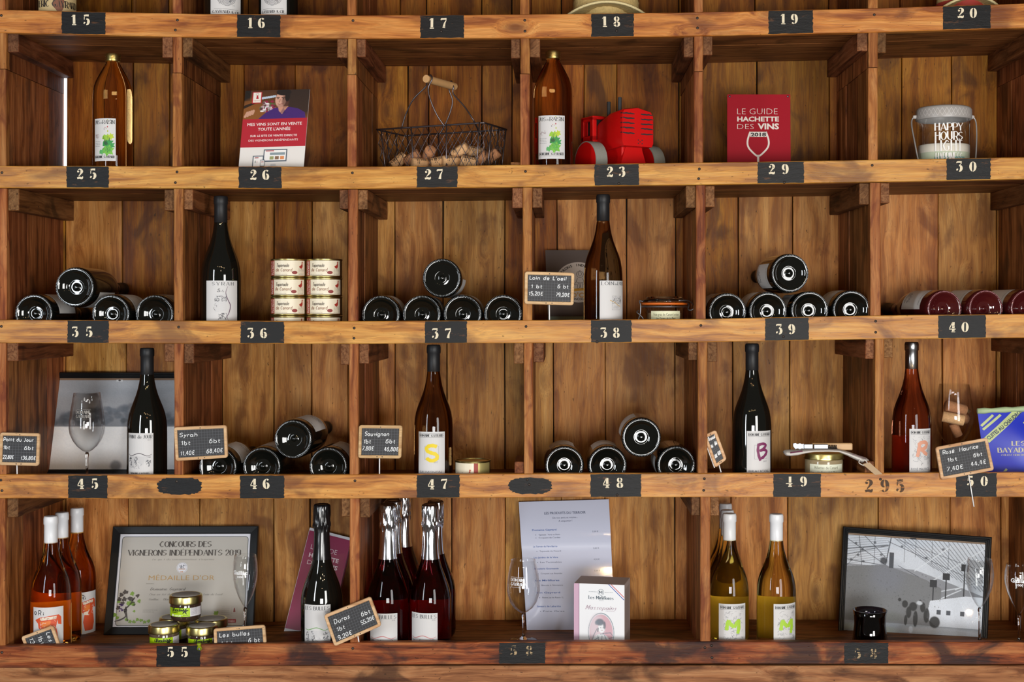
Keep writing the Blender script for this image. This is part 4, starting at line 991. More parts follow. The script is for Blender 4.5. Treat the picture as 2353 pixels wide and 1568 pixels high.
for k in range(4): cv.line(5+k*6, h-66+k*2.5, 10+k*5, h-56+k*1.5, 6, '#c89880')
cv.poly([(w*.56,h-60),(w*.62,h-44),(w*.66,h-60)], '#2e1a4e', .5); cv.noise(.12)
cv.to(p)
p.rect(19, h-33, 43, h-4, '#b4232e', .8); p.rect(21.4, h-31, 40.8, h-5.5, '#e9e2d8', 1.0); p.layer = 1.2; p.poly([(29,h-22),(30,h-14),(33,h-12),(34,h-16),(35.5,h-22)], '#b4232e'); p.ring(31.5, h-10.5, 3.2, 3, .6, '#8a3a3e'); p.text('vigneron', 31, h-27, 2.6, '#b4232e', align='c', w=16)
p.layer = .8; p.rect(0, h*.305, w, h-pt, '#b21f2f')
p.layer = 1.0
[p.text('MES VINS SONT EN VENTE', w*.5+dx, h*.565, 7.4, '#f4efec', 0, 'c', w*.84, h=1.0+dx*.4) for dx in (0, .35)]; p.text("TOUTE L'ANNÉE", w*.5, h*.505, 7.4, '#f4efec', .012, 'c', w*.5)
p.text('SUR LE SITE DE VENTE DIRECTE', w*.5, h*.43, 5.0, '#f4efec', .012, 'c', w*.72); p.text('DES VIGNERONS INDÉPENDANTS', w*.5, h*.375, 5.0, '#f4efec', 0, 'c', w*.76)
mo = '#55606e'
p.rect(w*.37, h*.125, w*.73, h*.275, mo); p.layer = 1.2; p.rect(w*.385, h*.14, w*.715, h*.263, '#f2f0ee'); p.layer = 1.4; p.rect(w*.40, h*.25, w*.53, h*.26, '#b21f2f'); p.rect(w*.47, h*.205, w*.70, h*.235, '#8a9aa0'); 
for k, c in enumerate(('#9aa06a','#8a6a50','#e0905a')): p.rect(w*(.47+.08*k), h*.15, w*(.53+.08*k), h*.19, c)
p.layer = 1.0; p.rect(w*.49, h*.075, w*.57, h*.1, '#c8c8ca'); p.rect(w*.46, h*.068, w*.6, h*.075, '#b8b8ba')
p.layer = 1.6; p.rect(w*.21, h*.06, w*.38, h*.2, mo); p.layer = 1.8; p.rect(w*.225, h*.07, w*.365, h*.19, '#f2f0ee'); p.rect(w*.24, h*.17, w*.3, h*.18, '#b21f2f'); p.layer = 2.0; p.rect(w*.25, h*.11, w*.26, h*.14, '#3a5a4a'); p.rect(w*.28, h*.11, w*.285, h*.135, '#b21f2f'); p.rect(w*.33, h*.068, w*.40, h*.15, mo); p.layer = 2.2; p.rect(w*.337, h*.078, w*.393, h*.142, '#f2f0ee'); p.rect(w*.345, h*.12, w*.385, h*.128, '#b21f2f')
p.build('printed_face', t)
# wire basket
A, B_, C_, D_ = W(866,298,176), W(1112,282,50), W(1164,298,180), W(930,312,300)
fb = place(1000, 1, 170).z
bo = Vector(((A.x+C_.x)/2, (A.y+C_.y)/2, fb)); t = thing('wire_basket', 'rusty wire basket with wooden grip full of corks above number 27', 'basket', bo)
def bilin(u, v, lvl):   # u along A->B, v along A->D, lvl 0 bottom..1 rim
    top = A*(1-u)*(1-v)+B_*u*(1-v)+C_*u*v+D_*(1-u)*v; c = (A+B_+C_+D_)/4
    zt = top.z; q = c + (top-c)*(0.90+.10*lvl); q.z = (fb+2)*(1-lvl)+zt*lvl; return q-bo
def rimpt(s_, lvl): # s_ 0..4 around
    k = int(s_) % 4; f_ = s_-int(s_)
    return bilin(*[(f_,0),(1,f_),(1-f_,1),(0,1-f_)][k], lvl)
mb = MB(); ring = [rimpt(i*4/48, 1) for i in range(48)]; mb.tube(ring, 2.3, 6, closed=True); ring2 = [rimpt(i*4/48, .02) for i in range(48)]; mb.tube(ring2, 2.0, 6, closed=True); mb.build('rim', M['wire'], t, True)
for k in range(14):
    s_ = [0.04,.33,.66,.96,1.33,1.66,1.98,2.33,2.66,2.97,3.33,3.66,3.8,0.5][k]
    if k > 11: continue
    o_ = Vector((0,0,0)); MB().tube([rimpt(s_, 1)+Vector((0,-2.5,1.5)), rimpt(s_, .5)+Vector((0,-2.2,0)), rimpt(s_, 0)], 1.8, 6).build('upright_wire', M['wire'], t, True)
mb = MB(); nx = [13, 6, 13, 6]
for sd in range(4):
    n = nx[sd]; m_ = 4
    for i in range(-m_, n+1):
        for dr in (1, -1):
            pts = []
            for j in range(m_+1):
                s_ = (i + j)/n if dr > 0 else (i + m_ - j)/n
                if 0 <= s_ <= 1: pts.append(rimpt(sd + min(s_, .9999), j/m_) + Vector((R_.uniform(-.6,.6), R_.uniform(-.5,.5), 0)))
            if len(pts) > 1: mb.tube(pts, .75, 4)
for i in range(8):
    mb.tube([bilin(i/7, 0, .02), bilin(i/7, 1, .02)], .9, 4)
mb.build('diamond_wire_mesh', M['wire'], t, True)
g0, g1 = W(979,181,84)-bo, W(1044,199,206)-bo
gr = MB().tube([g0+(g1-g0)*k/6 for k in range(7)], 9.2, 16).build('wooden_grip', mat('#c79a66', rough=.6, noise=.2, nscale=.05), t, 'auto')
def wirecurve(pts, name='handle_wire'): MB().tube([Vector((*a, )) for a in catm3(pts)], 1.9, 6).build(name, M['wire'], t, True)
def catm3(P, sm=5):
    out = []; m = len(P)
    for i in range(m-1):
        p0 = P[max(i-1,0)]; p1 = P[i]; p2 = P[i+1]; p3 = P[min(i+2,m-1)]
        for k in range(sm):
            u = k/sm; out.append(0.5*((2*p1)+(p2-p0)*u+(2*p0-5*p1+4*p2-p3)*u*u+(3*p1-p0-3*p2+p3)*u**3))
    out.append(P[-1]); return out
wirecurve([W(989,172,86)-bo, W(993,182,80)-bo, W(984,203,84)-bo, W(990,232,84)-bo, W(1005,266,88)-bo, W(1022,291,94)-bo])
wirecurve([W(989,172,92)-bo, W(981,190,104)-bo, W(978,200,110)-bo, W(950,228,122)-bo, W(933,262,140)-bo, W(923,294,150)-bo])
wirecurve([W(1037,186,190)-bo, W(1042,200,184)-bo, W(1042,216,186)-bo, W(1068,246,176)-bo, W(1090,280,168)-bo, W(1103,310,230)-bo])
wirecurve([W(1036,186,196)-bo, W(1032,206,206)-bo, W(1040,236,214)-bo, W(1026,280,226)-bo, W(1008,312,236)-bo])
cks = [(916,376,150,(1,.3,.9),'cork'),(948,368,145,(1,-.2,.62),'cork_dark'),(985,360,120,(.35,-.9,.5),'cork_dark'),(1010,378,100,(1,.2,.25),'cork'),(1058,352,104,(.9,-.3,.5),'cork'),(1036,376,92,(1,.4,.05),'cork'),(1092,355,150,(.9,.5,-.1),'cork'),(1106,372,100,(.8,-.5,.7),'cork_dark'),(1130,366,118,(.8,-.2,.7),'cork_dark'),(1078,378,84,(1,.1,-.2),'cork'),(966,382,110,(1,.5,0),'cork')]
wh = ['leftmost printed cork leaning in the wire basket','second cork from the left in the wire basket, slanting up','cork with its round end facing forward left of basket centre','low cork lying flat left of centre in the basket','pale cork on top of the pile at basket centre','low cork lying flat at the middle of the basket','pale cork with round end at the back right of the basket','dark printed cork leaning right of centre in the basket','rightmost printed cork leaning in the wire basket','cork low at the front right of the basket','cork at the bottom left of the basket pile']
for i, (px, py, dd, ax, mt_) in enumerate(cks):
    cork(wh[i], W(px, py-5, dd+20), ax, 42, 13.5, mt_)
# red toy tractor
b0 = place(1417, 1, 196); t = thing('toy_tractor', 'red painted wooden toy tractor with grey tyres on the shelf above number 28', 'toy', b0, (0,0,math.radians(31)))
red = mat('#c80c0c', rough=.38, spec=.5, noise=.06, nscale=.03); blk = mat('#2b2326', rough=.5)
def prism_y(pts, y0, y1): return [[(x, y0, z) for x, z in pts], [(x, y1, z) for x, z in pts]]
hood = [(-41,86),(41,86),(45,95),(45,160),(38,171),(0,179),(-38,173),(-45,163),(-45,96)]
l0 = [(x*.985,-92,88+(z-88)*.98) for x, z in hood]; l1 = [(x,-88,z) for x, z in hood]; l2 = [(x*.98,-30,z-4) for x, z in hood]; l3 = [(x*.72,38,70+(z-70)*.82) for x, z in hood]
fix_normals(MB().loft([l0,l1,l2,l3]).build('hood', red, t, 'auto'))
MB().bbox((-30,-70,34),(30,70,88),3).build('chassis', red, t)
fix_normals(MB().loft(prism_y([(-40,20),(40,20),(34,52),(22,88),(-22,88),(-34,52)], -74, 20)).build('front_axle_block', red, t))
mb = MB()
for (a, b) in (((-46,34,68),(46,52,140)),): pass
for bx in (((-46,36,112),(-34,92,124)),((-46,36,160),(-34,92,170)),((-46,36,112),(-34,50,170)),((-46,80,112),(-34,92,170)),((34,36,112),(46,92,170)),((-46,80,112),(46,92,170)),((-46,36,164),(46,92,172)),((-46,36,86),(46,92,114))): mb.bbox(*bx, 1.5)
mb.build('cab', red, t)
MB().box((-33,40,114),(33,80,163)).build('cab_interior', mat('#161212', rough=.7), t)
for (x, y) in ((-14,14),(-8,-26)): MB().lathe([(4.6,140),(4.8,204 if y > 0 else 210),(4.2,205 if y > 0 else 211)], 14, c=(x,y,0)).build('exhaust_pipe', mat('#34363a', rough=.6), t, 'auto')
for sx in (-1, 1):
    for (y, rr) in ((-15,50),(76,38)):
        w_ = thing('wheel', '', '', (0,0,0)); del w_['label'], w_['category']; w_.parent = t; w_.location = Vector((sx*(84 if rr == 50 else 40), y, rr))*K; w_.rotation_euler = (0, PI/2, 0)
        MB().lathe([(0,-16.5),(rr-6,-16.5),(rr-1.5,-15.2),(rr-1.5,15.2),(rr-6,16.5),(0,16.5)], 40, caps=False).build('wheel_disc', red, w_, 'auto')
        MB().lathe([(rr-2.5,-16),(rr,-15.5),(rr+.4,0),(rr,15.5),(rr-2.5,16)], 44, caps=False).build('tyre', mat('#8f9088', rough=.85, noise=.12, nscale=.3), w_, 'auto')
p = Print(lambda x, y, h: (x, -92.2-h, y)); p.layer = .5
for k in range(5):
    z = 163-k*11.5
    for (xa, xb) in ((-44,-10),(8,43)): p.line([(xa+(xb-xa)*i/6, z+R_.uniform(-.8,.8)+(-.8 if k == 4 else 0)) for i in range(7)], [2.4,3.2,3.8,3.4,3.8,3,2.2], '#33262a')
for (x, z) in ((1,101),(12,101),(1,93),(6,97),(12,93)): p.ell(x, z, 1.6, 1.8, '#33262a', n=8)
p.build('painted_grille', t)
p = Print(lambda x, y, h: (-45.2-h, x, y)); p.layer = .3
for k in range(5): p.line([(-92, 163-k*11.5), (-86, 163-k*11.5)], 3, '#33262a')
p.build('painted_grille', t)
# red guide plate
Q = Quad((1671,217),(1816,217),(1817,372),(1671,372), 190,190,190,190)
Q = Quad((1671,217),(1816,217),(1817,396),(1671,396), 178,178,170,170)
t = thing('red_guide_plate', 'flat dark red plate reading Le Guide Hachette des Vins 2018, above number 29', 'sign', Q.o)
slab(Q, 'plate', t, mat('#96041c', rough=.55, spec=.15), -3, 0)
p = Print(Q.f); w, h = Q.w, Q.h; cc = '#d9cfc8'; y_ = lambda py: h*(396-py)/179.0; x_ = lambda px: w*(px-1671)/145.5
p.text('LE GUIDE', x_(1694), y_(263), 14.5*1.05, cc, -.02, 'l', x_(1787)-x_(1694)); p.text('HACHETTE', x_(1694), y_(279), 11.5, cc, .035, 'l', x_(1790)-x_(1694)); p.text('DES', x_(1694), y_(297), 13.5, cc, -.02, 'l', x_(1732)-x_(1694)); p.text('VINS', x_(1741), y_(297), 14, cc, .035, 'l', x_(1790)-x_(1741))
p.rect(x_(1724), y_(315), x_(1761), y_(303), cc); p.line(catmull([(x_(1724),y_(303)),(x_(1718),y_(322)),(x_(1719),y_(337)),(x_(1729),y_(350)),(x_(1742),y_(359)),(x_(1755),y_(350)),(x_(1765),y_(337)),(x_(1766),y_(322)),(x_(1760),y_(303))], 5), 4.2, cc); p.line([(x_(1742),y_(356)),(x_(1742),y_(385))], 5, cc)
p.layer = .9; p.text('2018', x_(1742.5), y_(313.5), 8.6, '#1c1418', .04, 'c', x_(1760)-x_(1725)); p.build('printed_face', t)
for x in (6, w-6): MB().lathe([(0,1.6),(2,1.2),(2.8,0)], 10).build('screw', M['steel'], t, True).matrix_local = Matrix.Translation(Q.f(x, h-5, 0)*K) @ Matrix.Rotation(PI/2, 4, 'X')
# candle lantern
b0 = place(2168, 1, 120); t = thing('candle_jar', 'glass candle jar with grey lid and wire handle reading Happy Hours Light Happiness', 'candle', b0)
Hh = (CY-240)*(1+64/D)-b0.z; zl = (CY-266)*(1+57/D)-b0.z
MB().lathe([(0,1),(58,1),(62,5),(63,14),(63,zl),(61.6,zl),(61.6,14),(58,5),(0,4)], 56, caps=False).build('glass_jar', M['thin'], t, True)
wax = mat('#d5e0c8', rough=.6, noise=.05)
MB().lathe([(0,6),(58,6),(60.5,12),(60.8,56),(56,58),(0,60)], 48, caps=False, fn=lambda r, h, a: r if h < 50 else r).build('wax', wax, t, True)
m2 = MB(); 
m2.lathe([(60.9,56),(60.9,74),(58,76),(0,62)], 48, caps=False); m2.build('wax_rim', mat('#e4ddd0', rough=.7), t, True)
MB().lathe([(60.95,14),(60.95,44)], 30, caps=False, a0=-PI/2-.62, a1=-PI/2+.62).build('teal_band', mat('#8fb9b4', rough=.6), t, True)
lid = MB().lathe([(62,zl-3),(65,zl-2),(65.6,zl+2),(65.2,Hh-7),(63,Hh-3),(59,Hh-.5),(54,Hh-1),(50,Hh-3),(0,Hh-3)], 64, caps=False).build('lid', mat('#a5a19e', rough=.35), t, 'auto')
p = Print(cyl_f(65.7,0,0), strip=4)
for k in range(-9, 9):
    for sgn in (1, -1):
        x = k*10.4; p.line([(x, zl+2 if sgn > 0 else Hh-8), (x+10.4, Hh-8 if sgn > 0 else zl+2)], .8, '#cfccca')
p.build('embossed_diamonds', t)
for sx in (-1, 1): MB().lathe([(4.6,0),(4.8,5),(3.2,9),(0,9)], 14).build('handle_pivot', mat('#b9b5b2', rough=.4), t, 'auto').matrix_local = Matrix.Translation(Vector((sx*64, 0, zl+6))*K) @ Matrix.Rotation(sx*PI/2, 4, 'Y')
MB().tube(catm3([Vector((-71,0,zl+6)),Vector((-77,-2,zl-8)),Vector((-74,-14,zl-48)),Vector((-62,-34,16)),Vector((-40,-56,6)),Vector((0,-66,4)),Vector((40,-58,6)),Vector((64,-34,24)),Vector((76,-10,zl-50)),Vector((77,-2,zl-8)),Vector((71,0,zl+6))]), 1.9, 6).build('wire_handle', mat('#c8c8c8', rough=.3, metal=.7), t, True)
p = Print(cyl_f(63.1,-.02,0), strip=4); p.layer = .5; hw = '#ecebe8'
for wd_, py, sz, ww in (('HAPPY',299,17,66),('HOURS',321,19,64),('LIGHT',346,24,64),('HAPPINESS',371,21,62)): p.pen(wd_, -2, (CY-py)*(1+57/D)-b0.z, sz, hw, 'serif', w=ww, align='c', thick=3.4 if ww != 62 else 2.4, gap=1.7)
p.build('printed_lettering', t)
# ================================================================= lying bottles
kn = MB()
for k in range(76):
    a = 2*PI*k/76; r = 41.6; c = Vector((r*math.cos(a), r*math.sin(a), .7)); u = Vector((math.cos(a), math.sin(a), 0)); v = Vector((-math.sin(a), math.cos(a), 0))
    vs = [c - Vector((0,0,1.5))]
    for (q, zz) in ((.62, -1.1), (1.0, 0.2)):
        for s8 in range(8): vs.append(c + u*2.1*q*math.cos(PI*s8/4) + v*1.0*q*math.sin(PI*s8/4) + Vector((0,0,zz)))
    kn.add(vs, [(0, 1+s8, 1+(s8+1) % 8) for s8 in range(8)] + [(1+s8, 9+s8, 9+(s8+1) % 8, 1+(s8+1) % 8) for s8 in range(8)])
kn_me = kn.mesh('knurled_ring', mat((0.62,0.64,0.66), rough=.12, spec=1.0, metal=.35), True)  # bumps coloured paler than the bottle glass, to put in their glints
kn_me2 = kn.mesh('knurled_ring', mat('#c08a90', rough=.12, spec=1.0, metal=.3), True)
def lying(label, px, py, d, group, glassm=None, yaw=0.0, roll=0.6, rowz=None, capm=None, kk=None, R=46.0, stack=None):
    c = W(px, py, d)
    if rowz is not None: c.z = floor_z(rowz, c.x) + R + .3
    t = thing('wine_bottle', label, 'bottle', c, (Matrix.Rotation(yaw, 3, 'Z') @ Matrix.Rotation(-PI/2, 3, 'X') @ Matrix.Rotation(roll, 3, 'Z')).to_euler(), group)
    t.scale = (R/46,)*3
    g = glassm or M['dark_glass']
    inst('glass_body', cached(('lying', g.name), lambda: bottle_body('burgundy', None)[0].mesh('bottle_glass', g, True)), t)
    inst('knurled_ring', kk or kn_me, t)
    inst('capsule', cached(('lcap', (capm or M['capsule_black']).name), lambda: MB().lathe(rim_caps(323, 1), 24, caps=False).mesh('capsule', capm or M['capsule_black'], 'auto')), t)
    def mk():
        p = Print(cyl_f(46.1, -.68, 38), strip=4.5); label_base(p, 62, 98, '#d9d6d2'); p.scrib(16, 60, 46, 80, 20, GREYINK, .6, 5); p.text('GAYRARD', 31, 84, 5, INK, align='c'); p.greek(10, 10, 52, 2, GREYINK)
        o = p.build('label', t); return o.data
    if 'lylab' not in _cache: _cache['lylab'] = mk()
    else: inst('label', _cache['lylab'], t)
    return t
g35 = 'dark bottles lying left of the Syrah bottle'
lying('leftmost dark bottle lying left of the Syrah bottle', 77, 716, 30, g35, yaw=-.02, roll=.9, rowz=2)
lying('dark bottle resting on top of others, left of the Syrah bottle', 171, 660, 26, g35, yaw=-.02, roll=2.5, R=47)
lying('second dark bottle from the right lying left of the Syrah bottle', 254, 716, 30, g35, yaw=-.02, roll=.8, rowz=2)
lying('dark bottle lying against the post, rightmost above number 35', 355, 716, 30, g35, yaw=.02, roll=.7, rowz=2)
g37 = 'dark bottles lying between the tapenade tins and the grey card'
for px, roll, lb in ((875,.9,'leftmost dark bottle lying of the lower row, between the tapenade tins and the grey card'),(969,1.2,'second dark bottle of the lower row, between the tapenade tins and the grey card'),(1063,.7,'third dark bottle of the lower row, between the tapenade tins and the grey card'),(1156,1.3,'rightmost dark bottle of the lower row, between the tapenade tins and the grey card')):
    lying(lb, px, 722, 30, g37, roll=roll, rowz=2, yaw=.01)
lying('single dark bottle stacked on top, between the tapenade tins and the grey card', 1015, 639, 30, g37, roll=2.3)
g39 = 'dark bottles lying right of the clip-top jar'
for px, roll, lb in ((1672,-1.0,'leftmost dark bottle lying of the lower row, right of the clip-top jar'),(1765,-.9,'second dark bottle from the left of the lower row, right of the clip-top jar'),(1861,-1.3,'third dark bottle from the left of the lower row, right of the clip-top jar'),(1957,-.8,'rightmost dark bottle of the lower row, right of the clip-top jar')):
    lying(lb, px, 713, 30, g39, roll=roll, rowz=2, yaw=.06)
lying('single dark bottle stacked on top, right of the clip-top jar', 1816, 628, 28, g39, roll=-1.7, yaw=.10)
g40 = 'rose bottles lying above number 40'
for px, lb in ((2171,'leftmost dark rose bottle lying above number 40'),(2266,'middle dark rose bottle lying above number 40'),(2362,'dark rose bottle lying above number 40, cut by the picture edge')):
    lying(lb, px, 708, 34, g40, glassm=M['wine_red_glass'], roll=-.9, rowz=2, yaw=.20, kk=kn_me2, R=45)
g46 = 'dark bottles lying right of the Syrah slate'
for px, roll, lb in ((500,.8,'dark bottle lying behind the Syrah slate above number 46'),(601,.1,'second dark bottle from the left of the lower row, right of the Syrah slate'),(754,.7,'rightmost dark bottle lying beside the post, right of the Syrah slate')):
    lying(lb, px, 1070, 36, g46, roll=roll, rowz=3, yaw=-.03)
lying('dark bottle stacked on top of others, right of the Syrah slate', 673, 1010, 30, g46, roll=.6, yaw=-.07)
g48 = 'dark bottles lying left of the purple B bottle'
for px, roll, lb in ((1297,-.1,'leftmost dark bottle lying left of the purple B bottle'),(1396,-.1,'second dark bottle from the left of the lower row, left of the purple B bottle'),(1554,-1.9,'rightmost dark bottle lying beside the post, left of the purple B bottle')):
    lying(lb, px, 1067, 34, g48, roll=roll, rowz=3, yaw=.03)
lying('dark bottle stacked on top of others, left of the purple B bottle', 1474, 1006, 28, g48, roll=-.9, R=46.5)
# ================================================================= ROW 2 standing things
bottle('tall dark bottle with white Syrah label above number 36', 507.5, 451.5, 2, 78, M['dark_glass'], M['capsule_black'], lab=(473,538,645,None,lab_syrah))
def duck(p, x, y, k, col):
    p.poly([(x+a*k, y+b*k) for a, b in ((-7,-1),(-8,3),(-3,5),(1,8),(2.6,13),(2.2,17),(4.6,18.6),(6.2,17),(8.5,16),(6,15),(5.6,11),(6.6,6),(6,0),(2,-4),(-3,-4))], col); p.line([(x+a*k, y+b*k) for a, b in ((1,-4),(1.5,-8),(3,-8.4))], .9*k, col)
def tin(label, px, topy, d, row=None, R=41.0, h=40.0, yaw=0.0, zb=None, group=None, kind='tapenade'):
    b = place(px, 2, d) if row is None else place(px, row, d)
    if zb is not None: b.z = zb
    t = thing('tin', label, 'tin', b, (0,0,yaw), group)
    body = MB().lathe([(0,0),(R-3,0),(R,.5),(R+.8,1.6),(R+.8,3),(R-.2,4.4),(R-.2,h-4.4),(R+.8,h-3.2),(R+.9,h-1.2),(R,h-.3),(R-1.6,h-.4),(R-2.4,h-2.4),(0,h-2.8)], 48, caps=False)
    inst('can_body', cached(('tin', R, h), lambda: body.mesh('can', M['gold'], 'auto')), t)
    def mk():
        p = Print(cyl_f(R, 0, 4.6), strip=4); H = h-9.2; wd_ = R*2.5
        p.rect(-wd_/2, 0, wd_/2, H, mat('#e6dcc4', rough=.38), .2); p.layer = .5
        if kind == 'tapenade':
            p.rect(-R*1.25, 0, -R*.74, H, '#a03a2a'); p.layer = .8
            p.text('Le Terroir du', -R*1.0, H*.5, 4.2, '#f0e6d8', .02, 'c', H*.9, rot=PI/2); p.text('Père Barras', -R*.82, H*.5, 4.2, '#f0e6d8', .02, 'c', H*.9, rot=PI/2)
            p.pen('Tapenade', -R*.56, H*.58, 7.6, '#4a3c34', 'hand', w=R*.74, thick=.95, slant=.15); p.pen('de Canard', -R*.60, H*.28, 7.6, '#8a5a3c', 'hand', w=R*.95, thick=.95, slant=.15)
            duck(p, R*.92, H*.56, .72, '#a02c20'); p.ell(R*.50, H*.20, 6.6, 4.0, '#8a3430'); 
            for k in range(5): p.greek(R*.72, H*(.44-.09*k), R*1.12, 1.0, '#8a8070')
            p.greek(-R*.74, H*.07, R*.1, 1.0, '#a09684')
        else:
            p.text('Canard', -R*.95, H*.45, 5, '#6a5a4a', align='l', w=18); duck(p, -R*.18, H*.4, .8, '#b03a20'); p.rect(R*.12, 0, R*.36, H, '#9a3428'); p.rect(R*.36, 0, wd_/2, H, mat('#c8b878', rough=.35, metal=.6)); p.pen('Duo', -R*.6, H*.4, 6, '#6a5a4a', thick=.8)
        return p.build('label', t).data
    key = ('tinlab', R, h, kind)
    if key not in _cache: _cache[key] = mk()
    else: inst('label', _cache[key], t)
    return t
th = 42.6*(1+70/D); z0 = place(700, 2, 70).z
ord_ = ['bottom','second','third','top']
for ci, (px, cn) in enumerate(((663.5,'left'),(745.5,'right'))):
    for k in range(4):
        ztop = (CY-594)*(1+30/D); zb = z0 + (ztop-z0)/4*k
        tin('%s tin of the %s-hand stack of duck tapenade tins' % (ord_[k], cn), px, 0, 75, h=(ztop-z0)/4-.2, zb=zb+.1, yaw=(.03 if (k+ci) % 2 else -.02), group='stacked tins of duck tapenade')
# grey award card
Q = Quad((1253,575),(1398,575),(1398,752),(1260,752), 330,330,225,225)
t = thing('grey_award_card', 'grey card with a pale round winemakers emblem leaning behind the slate above number 38', 'card', Q.o)
slab(Q, 'card', t, mat('#5d5451', rough=.6), -2, 0)
p = Print(Q.f); w, h = Q.w, Q.h; cx, cy, rr = w*.515, h*.575, w*.37
p.ell(cx, cy, rr, rr*1.02, '#c6c0bb', n=48); p.rect(0, 0, w, h*.135, '#93a596'); p.layer = .9
s_ = '- VIGNERONS INDEPENDANTS -'; n = len(s_)
for i, c in enumerate(s_):
    a = math.radians(180+14 - (208)*i/(n-1)); 
    if c not in ' -': p.text(c, cx+(rr-11)*math.cos(a), cy+(rr-11)*math.sin(a), 7.2, '#3a3633', .03, 'c', rot=a-PI/2)
def fig(x, y, k):
    c = '#4a4542'
    for P in ([(0,22),(-7,16),(-6,8),(0,4),(6,8),(7,16),(0,22)], [(0,20),(-4,14),(0,8),(4,14),(0,20)], [(-5,3),(-8,-6),(0,-9),(8,-6),(5,3)], [(-8,-6),(-13,-14),(-7,-12)], [(8,-6),(13,-14),(7,-12)], [(-4,-9),(-6,-24),(-1,-20),(0,-9)], [(4,-9),(6,-24),(1,-20),(0,-9)]): p.line(catmull([(x+a*k, y+b*k) for a, b in P], 3), 1.1, c)
fig(cx+4, cy+8, 1.15); fig(cx-24, cy-2, .8); fig(cx+32, cy-2, .8)
p.poly([(cx-42,cy-22),(cx+42,cy-14),(cx+42,cy-21),(cx-42,cy-30)], '#c8983a'); p.text("D'OR", cx+6, cy-44, 14, '#b89058', .03, 'c', 50); p.text('CONCOURS', cx, cy-rr+5, 7, '#3a3633', .03, 'c', 44); p.build('printed_face', t)
bottle('tall brown bottle with white Loin de l\'Oeil label beside the slate above number 38', 1386, 448, 2, 78, M['brown_glass'], M['capsule_black'], lab=(1378,1432,645,None,lab_loin))
slate("chalk slate reading Loin de L'oeil, in front of the grey card above number 38", (1206,624),(1320,627),(1318,702),(1205,699), -8, -5,
      [("Loin de L'œil", .10, .76, 8, .74), ('1 bt', .13, .50, 8, .22), ('6 bt', .67, .52, 8, .21), ('15,20€', .085, .28, 8, .28), ('79,20€', .635, .26, 8, .27)], stick=((1262,694),(1263,768),(5,28)))
# clip-top jar
b0 = place(1527, 2, 92); t = thing('clip_top_jar', 'small clip-top glass jar with orange rubber seal and foie gras label above number 38', 'jar', b0)
ht = (CY-682)*(1+92/D)-b0.z; s9 = ht/88
MB().lathe([(0,1),(40,1),(43,5),(43.5,14),(43.5,54*s9),(46,60*s9),(49,65*s9),(51,67.5*s9),(48,67.5*s9),(44,63*s9),(40,56*s9),(40,6),(0,5)], 48, caps=False).build('glass_body', M['thin'], t, True)
MB().lathe([(0,6),(39.5,6),(39.5,48*s9),(0,50*s9)], 40, caps=False).build('pate_filling', mat('#b79a72', rough=.6, noise=.2, nscale=.1), t, True)
MB().lathe([(43,68*s9),(53,68*s9),(54.5,70.5*s9),(53,73*s9),(43,73*s9)], 48, caps=False).build('rubber_seal', mat('#d4681e', rough=.4), t, True)
MB().lathe([(0,74*s9),(52,74*s9),(54,76*s9),(52,80*s9),(44,82*s9),(44,86*s9),(42,88*s9),(38,87*s9),(36,82*s9),(0,81*s9)], 48, caps=False).build('glass_lid', M['solid'], t, True)
p = Print(cyl_f(43.7,0,8), strip=4); p.rect(-38, 0, 38, 43, mat('#dfe0bc', rough=.5), .3); p.layer = .7; p.text('Foie gras de Canard entier', 2, 32, 6.4, '#5c5c44', align='c', w=64); p.pen('Les Fermes de la Place', 0, 24, 4.2, '#5c5c44', 'hand', w=46, align='c', thick=.6, slant=.3); p.build('label', t)
wm = M['steel']
MB().tube([(54.5*math.cos(a), 54.5*math.sin(a), 63*s9) for a in [2*PI*k/40 for k in range(40)]], 1.3, 6, closed=True).build('wire_bail', wm, t, True)
MB().tube(catm3([Vector((30,-44,78*s9)), Vector((52,-30,78*s9)), Vector((64,-14,72*s9)), Vector((70,-4,62*s9)), Vector((64,0,55*s9)), Vector((56,4,57*s9)), Vector((58,10,70*s9)), Vector((40,30,78*s9))]), 1.5, 6).build('wire_bail', wm, t, True)
MB().tube(catm3([Vector((-52,-16,76*s9)), Vector((-60,-12,77*s9)), Vector((-57,-8,66*s9)), Vector((-58,-8,46*s9)), Vector((-62,-10,30*s9)), Vector((-54,-16,26*s9)), Vector((-52,-18,34*s9)), Vector((-60,-18,44*s9)), Vector((-66,-14,50*s9)), Vector((-62,-8,54*s9))]), 1.5, 6).build('wire_latch', wm, t, True)
# ================================================================= ROW 3
# landscape picture frame
def picture_frame(label, Qd, fr_w, prof, paint, border=None, res=.6, cat='picture frame', name='picture_frame', clip=None, sheen=True, mt=None):
    Q = Quad(*Qd); t = thing(name, label, cat, Q.o)
    frame_mesh(Q, 'frame', t, mt or M['blackframe'], prof)
    slab(Q, 'backing_board', t, mat('#3a2c20', rough=.8), -7, -3, inset=(2,2,2,2), r=.3)
    p = Print(Q.f); p.layer = -2.5; paint(p, Q.w, Q.h, fr_w); p.build('picture', t)
    if clip: p = Print(Q.f); p.layer = -1.6; clip(p, Q.w, Q.h); p.build('clip', t)
    if sheen: g = Print(Q.f); g.layer = 0.2; g.rect(fr_w, fr_w, Q.w-fr_w, Q.h-fr_w, M['pane']); g.build('glass_pane', t)
    return t, Q
PF = [(0,-8),(0,5),(2.2,7),(5.5,7),(7,4.2),(9,4.2),(10.4,2.2),(12.6,2.2),(14,0.4),(14,-8)]
